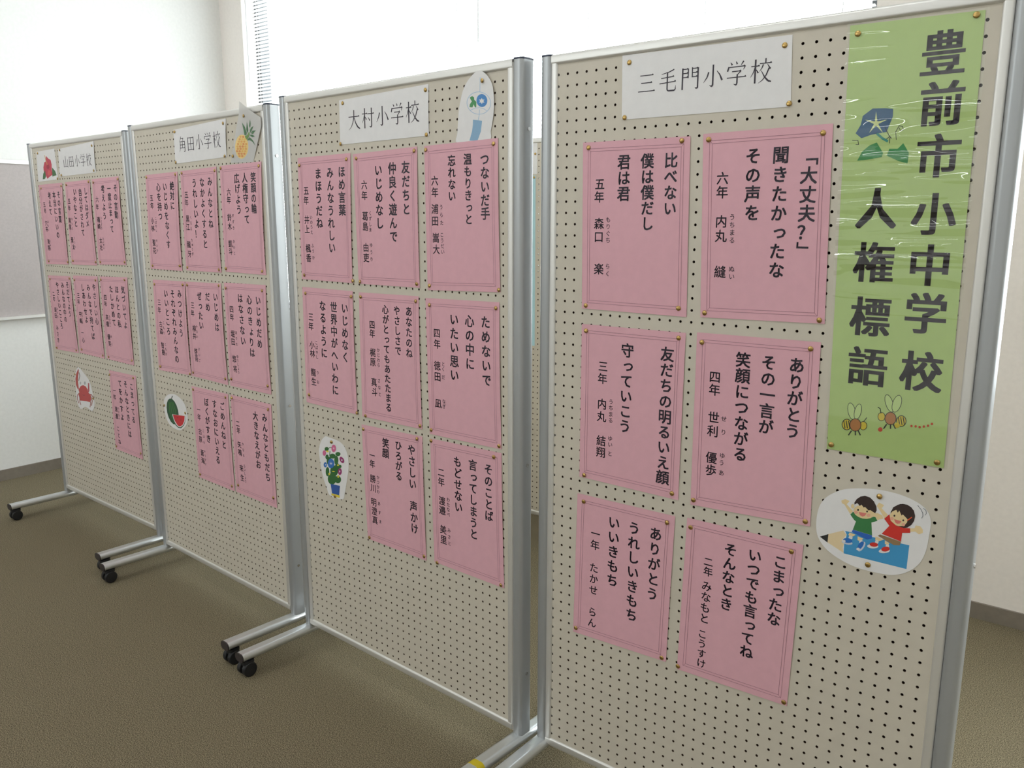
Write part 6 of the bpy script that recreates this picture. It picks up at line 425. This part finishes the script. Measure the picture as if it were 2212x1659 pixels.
def tack(pan, lx, lz, depth, label):
    global _tack
    if _tack is None:
        V = []; Fc = []; N = 14; prof = [(.0053, .0), (.0055, .0006), (.0050, .0014), (.0036, .0021), (.0018, .0025)]
        for r_, d in prof:
            for i in range(N): V.append((r_ * math.cos(2 * PI * i / N), -d, r_ * math.sin(2 * PI * i / N)))
        for k in range(len(prof) - 1):
            for i in range(N): Fc.append((k * N + i, k * N + (i + 1) % N, (k + 1) * N + (i + 1) % N, (k + 1) * N + i))
        Fc.append(tuple(range(N))[::-1]); t0 = len(V); V.append((0, -.0026, 0))
        for i in range(N): Fc.append((len(prof) * N - N + i, len(prof) * N - N + (i + 1) % N, t0))
        p0 = len(V)
        for d in (0, .005):
            for i in range(5): V.append((.0005 * math.cos(i * 2 * PI / 5), d, .0005 * math.sin(i * 2 * PI / 5)))
        for i in range(5): Fc.append((p0 + i, p0 + (i + 1) % 5, p0 + 5 + (i + 1) % 5, p0 + 5 + i))
        _tack = mesh_obj('thumbtack', V, Fc, M_brass, smooth=True); o = _tack
    else: o = lk(_tack.copy())
    o.location = world(pan, lx, lz, -depth - .0003)
    a = random.uniform(0, 2 * PI); t = abs(random.gauss(0, .13)); t = min(t, .3)
    o.rotation_euler = (t * math.cos(a), 0, PANELS[pan][2] + t * math.sin(a))
    o.location = world(pan, lx, lz, -depth - .0003 - .0053 * math.sin(t))
    tag(o, label, 'thumbtack', 'thumbtacks on the %s board' % WHICH[pan])
def letters(q, cols, root, name='lettering', wtx=0.0):
    for s, x1, z1, x2, z2, k in cols:
        V = []; Fc = []
        n = len(s); a = Vector((x1, z1)) / 1000; b = Vector((x2, z2)) / 1000
        pitch = (b - a).length / (n - 1) if n > 1 else 1; em = EM[k]
        if k in 'bnr': em = min(em, pitch * (1.0 if k != 'r' else 1.08))
        dirn = (b - a).normalized() if n > 1 else Vector((0, -1))
        if k in 'tg': ex, ez = Vector((1, 0)), Vector((0, 1))
        else: ez = Vector((0, 1)); ex = Vector((1, 0))
        for i, ch in enumerate(s):
            if ch == '　': continue
            p = a.lerp(b, i / (n - 1)) if n > 1 else a
            if k == 't': vs, fs = stroke_glyph(ch); cx = cy = .5
            else:
                vs, fs = glyph(ch, WT[k]); cx, cy = .5, .38
                if ch in '「」？！' or k == 'g' or True:
                    cx = .5
            n0 = len(V); sx_ = sy_ = em; off = Vector((0, 0))
            if k == 't': sx_ = em * TW; sy_ = em * TH
            if k == 'g': sx_ = em * 1.06; sy_ = em * 1.13
            if ch in SMALL and k != 't': off = Vector((.10 * em, .06 * em))
            kana = 0x3040 <= ord(ch) <= 0x30ff
            g = .97 if kana and k in 'bn' else 1.0
            d_ = WT[k]; sh = {'b': ((d_, d_), (-d_, -d_), (d_, -d_), (-d_, d_)), 'n': ((d_, d_), (-d_, -d_), (d_, -d_)), 'r': ((d_, d_), (-d_, -d_)), 't': ((0, 0),), 'g': [(i_ * d_ / 2, j_ * .012) for i_ in (-2, -1, 0, 1, 2) for j_ in (-1, 0, 1)]}[k]
            for vx, vy in [(a_ + e_, b_ + f_) for e_, f_ in sh for a_, b_ in vs]:
                dx, dy = (vx - cx) * g, (vy - cy) * g
                if ch in '「」': dx, dy = dy, -dx
                w_ = p + off + ex * dx * sx_ + ez * dy * sy_
                V.append(q.pt(w_.x, w_.y, .00035))
            for c_ in range(len(sh)): Fc += [tuple(n0 + c_ * len(vs) + t for t in f) for f in fs]
        if V: mesh_obj(name, V, Fc, M_ink, root)
def border(q, root):
    W_ = q.ex.length; H_ = q.ez.length; V = []; Fc = []; t = .00045
    def seg(u0, v0, u1, v1, K=8):
        horiz = abs(v1 - v0) < 1e-6
        for k in range(K):
            ua, ub = u0 + (u1 - u0) * k / K, u0 + (u1 - u0) * (k + 1) / K; va, vb = v0 + (v1 - v0) * k / K, v0 + (v1 - v0) * (k + 1) / K
            du, dv = (0, t / H_) if horiz else (t / W_, 0); n0 = len(V)
            V.extend([q.at(ua - du, va - dv, .0003), q.at(ub - du, vb - dv, .0003), q.at(ub + du, vb + dv, .0003), q.at(ua + du, va + dv, .0003)]); Fc.append((n0, n0 + 1, n0 + 2, n0 + 3))
    for m_ in (.0145, .0205):
        a, b = m_ / W_, m_ / H_
        seg(a, b, 1 - a, b); seg(a, 1 - b, 1 - a, 1 - b); seg(a, b, a, 1 - b, 12); seg(1 - a, b, 1 - a, 1 - b, 12)
    for su, sv in ((0, 0), (1, 0), (1, 1), (0, 1)):
        a0, b0, a1, b1 = .0145 / W_, .0145 / H_, .0205 / W_, .0205 / H_
        f = lambda u, s_: 1 - u if s_ else u
        seg(f(a0, su), f(b0, sv), f(a1, su), f(b1, sv), 1)
    mesh_obj('printed_border', V, Fc, M_line, root)
_pm = {}
def pmat(col):
    if col not in _pm: _pm[col] = mat('printed_colour', col, .5)
    return _pm[col]
def drawing(q, items, root, name='printed_drawing', z0=.00035, dz=.00002):
    V = []; Fc = []; idx = []; mats = []
    for k, (col, polys) in enumerate(items):
        m_ = pmat(tuple(col))
        if m_ not in mats: mats.append(m_)
        for pl in polys:
            n0 = len(V); V.extend(q.pt(x / 1000, z / 1000, z0 + dz * k) for x, z in pl)
            pts = [Vector((x, z, 0)) for x, z in pl]
            for tri in tessellate_polygon([pts]): Fc.append(tuple(n0 + t for t in tri)); idx.append(mats.index(m_))
    mesh_obj(name, V, Fc, None, root, mats=mats, idx=idx)
TW, TH = 1.0, 1.25
BN = {0: 'nearest', 1: 'second', 2: 'third', 3: 'farthest'}
BN2 = {0: 'on nearest board', 1: 'on second board from right', 2: 'on third board from right', 3: 'on farthest board'}
SIGN = {0: 'beside the green banner', 1: 'beside the wind chime picture', 2: 'beside the pineapple picture', 3: 'beside the red flower picture'}
for pan, kind, desc, cc, cols, tks, lift in SHEETS:
    c = [(x / 1000, z / 1000) for x, z in cc]
    if kind == 'pink':
        q = Quad(c, .0016, lift / 1000); o = sheet_mesh('slogan_sheet', q, 14, 14, M_pink)
        tag(o, 'pink slogan sheet with black lettering, %s %s' % (desc.replace('column second row', 'centre'), BN2[pan]), 'paper sheet', 'pink slogan sheets on the %s board' % WHICH[pan])
        border(q, o); letters(q, cols, o); what = 'of %s pink sheet' % desc.replace('column second row', 'centre')
    elif kind == 'title':
        q = Quad(c, .0010, lift / 1000); o = sheet_mesh('school_name_sign', q, 10, 6, M_white)
        TW = ((Vector(cols[0][3:5]) - Vector(cols[0][1:3])).length / (len(cols[0][0]) - 1) / 1000 / EM['t']) * .90; TH = TW * 1.04
        tag(o, 'white paper school name sign with thin black characters, at top of %s board' % BN[pan], 'sign', 'school name signs')
        letters(q, cols, o); what = 'of white name sign'
    else:
        q = Quad(c, .0012, lift / 1000); o = sheet_mesh('banner_sheet', q, 12, 24, M_green)
        tag(o, 'tall yellow-green laminated banner with bold black characters and two bees', 'banner')
        letters(q, cols, o); [drawing(q, it, o, nm_) for nm_, it in BANNER_ART]
        # clear laminate over it, wrinkled in level ridges across its upper half
        V = []; Fc = []; nu, nv = 46, 300; rnd = random.Random(3); ridges = []
        for k in range(30):
            vc = rnd.uniform(.185, .56) if k > 5 else rnd.uniform(.56, .70); ridges.append((vc, rnd.uniform(-.010, .010), rnd.uniform(.0016, .0045), rnd.uniform(.0006, .0022) * (1 if k > 5 else .35), rnd.uniform(.5, 2.2), rnd.uniform(0, 6), rnd.uniform(0, .9), rnd.uniform(.25, 1.1)))
        for k in range(3): ridges.append((.022 + .03 * k, 0, .003, .0008, 1, k, .02, .35))
        waves = [(rnd.uniform(.0003, .0009), rnd.uniform(-9, 9), rnd.uniform(55, 190), rnd.uniform(0, 6)) for _ in range(12)]
        for j in range(nv + 1):
            for i in range(nu + 1):
                u, v = -.022 + 1.05 * i / nu, -.004 + 1.006 * j / nv; hgt = .0007
                for vc, sl, wd, am, fr, ph, uc, ul in ridges:
                    vv = vc + sl * (u - .5) + .004 * math.sin(fr * 3 * u + ph)
                    env = math.exp(-((u - uc) / ul) ** 4); hgt += am * env * math.exp(-((v - vv) / wd) ** 2)
                if .16 < v < .62:
                    w_ = min(1, (v - .16) / .05, (.62 - v) / .10); hgt += w_ * (.0022 + sum(am * math.sin(kx * u + kv * v + ph) for am, kx, kv, ph in waves))
                V.append(q.at(u, v, hgt))
        for j in range(nv):
            for i in range(nu): a = j * (nu + 1) + i; Fc.append((a, a + nu + 1, a + nu + 2, a + 1))
        mesh_obj('laminate_film', V, Fc, M_film, o, smooth=True); what = 'of green banner'
    o.location = world(pan, q.o.x, q.o.y); o.rotation_euler = (0, 0, PANELS[pan][2])
    for (x, z), nm in zip(tks, TACKN):
        u, v = q.uv(Vector((x / 1000, z / 1000))); tack(pan, x / 1000, z / 1000, q.lift(u, v) + (.001 if kind == 'green' else 0), 'brass thumbtack, %s corner %s %s' % (nm, what, BN2[pan]))
PN = {'children': ('picture_cutout', 'oval white cutout of two children riding a blue pencil', ('above the two children', 'below the pencil')),
 'wind_chime': ('picture_cutout', 'white cutout of a wind chime with a blue flower, on second board', ('above the wind chime',)),
 'morning_glory_pot': ('picture_cutout', 'white cutout of morning glories in a blue pot, on second board', ('above the potted flowers', 'at the yellow saucer')),
 'watermelon': ('picture_cutout', 'white oval cutout of a watermelon and a red slice', ('left of the watermelon', 'right of the watermelon slice')),
 'pineapple': ('picture_cutout', 'translucent cutout of a pineapple standing past the top rail', ('above the pineapple leaves', 'left of the pineapple')),
 'crab': ('picture_cutout', 'white cutout of a red fiddler crab on the farthest board', ('left of the large claw', 'right of the crab')),
 'hibiscus': ('picture_sheet', 'white sheet with a red hibiscus flower, on farthest board', ('at the top left of the flower picture', 'at the bottom right of the flower picture'))}
for pan, name, ol, items, tks in PICTURES:
    on, lab, tl = PN[name]; P = [Vector((x / 1000, z / 1000)) for x, z in ol]
    x0, x1, zz0, zz1 = min(p.x for p in P), max(p.x for p in P), min(p.y for p in P), max(p.y for p in P)
    q = Quad([(x0, zz1), (x1, zz1), (x1, zz0), (x0, zz0)], .0006, 0, .0125 if name == 'pineapple' else .0058 if name == 'wind_chime' else 0.0)
    if len(P) > 6:                        # round the outline
        S_ = []
        for i in range(len(P)):
            a, b, c_, d = P[i - 1], P[i], P[(i + 1) % len(P)], P[(i + 2) % len(P)]
            for t in (0, .25, .5, .75):
                S_.append(.5 * ((2 * b) + (c_ - a) * t + (2 * a - 5 * b + 4 * c_ - d) * t * t + (3 * b - a - 3 * c_ + d) * t ** 3))
        if name != 'pineapple': P = S_
    n = len(P); V = [q.pt(p.x, p.y, .0003) for p in P] + [q.pt(p.x, p.y, 0) for p in P]
    tri = tessellate_polygon([[Vector((p.x, p.y, 0)) for p in P]])
    Fc = [tuple(t) for t in tri] + [tuple(n + i for i in t)[::-1] for t in tri] + [(i, (i + 1) % n, n + (i + 1) % n, n + i) for i in range(n)]
    o = mesh_obj(on, V, Fc, M_trans if name == 'pineapple' else M_white); tag(o, lab, 'picture', 'small cutout pictures' if on == 'picture_cutout' else None)
    drawing(q, items, o); o.location = world(pan, q.o.x, q.o.y); o.rotation_euler = (0, 0, PANELS[pan][2])
    for (x, z), nm in zip(tks, tl): tack(pan, x / 1000, z / 1000, q.lift(*q.uv(Vector((x / 1000, z / 1000)))) + .0012, 'brass thumbtack %s %s' % (nm, BN2[pan]))
bpy.data.objects.remove(_fo)
# papers on the rear board (seen as a strip in the gap)
RY = 1.335
def plain_sheet(name, x0, x1, z0, z1, m, lab, cat):
    o = MB().box(x0, x1, -.0006, -.0002, 0, z1 - z0).build(name, m); o.location = (0, RY, z0); return tag(o, lab, cat)
plain_sheet('notice_sheet', -1.42, -1.084, 1.654, 1.800, M_white, 'white sheet at the top of the rear board by the window', 'paper sheet')
plain_sheet('poster_sheet', -1.46, -1.092, .900, 1.648, M_blue, 'tall pale blue sheet below the white one, on the rear board', 'paper sheet')
for x_, z_, where in ((-1.094, 1.739, 'on the white sheet of the rear board'), (-1.100, 1.640, 'at the top of the pale blue rear sheet')):
    o = lk(_tack.copy()); o.location = (x_, RY - .0012, z_); o.rotation_euler = (0, 0, 0); tag(o, 'brass thumbtack ' + where, 'thumbtack', 'thumbtacks on the rear board')
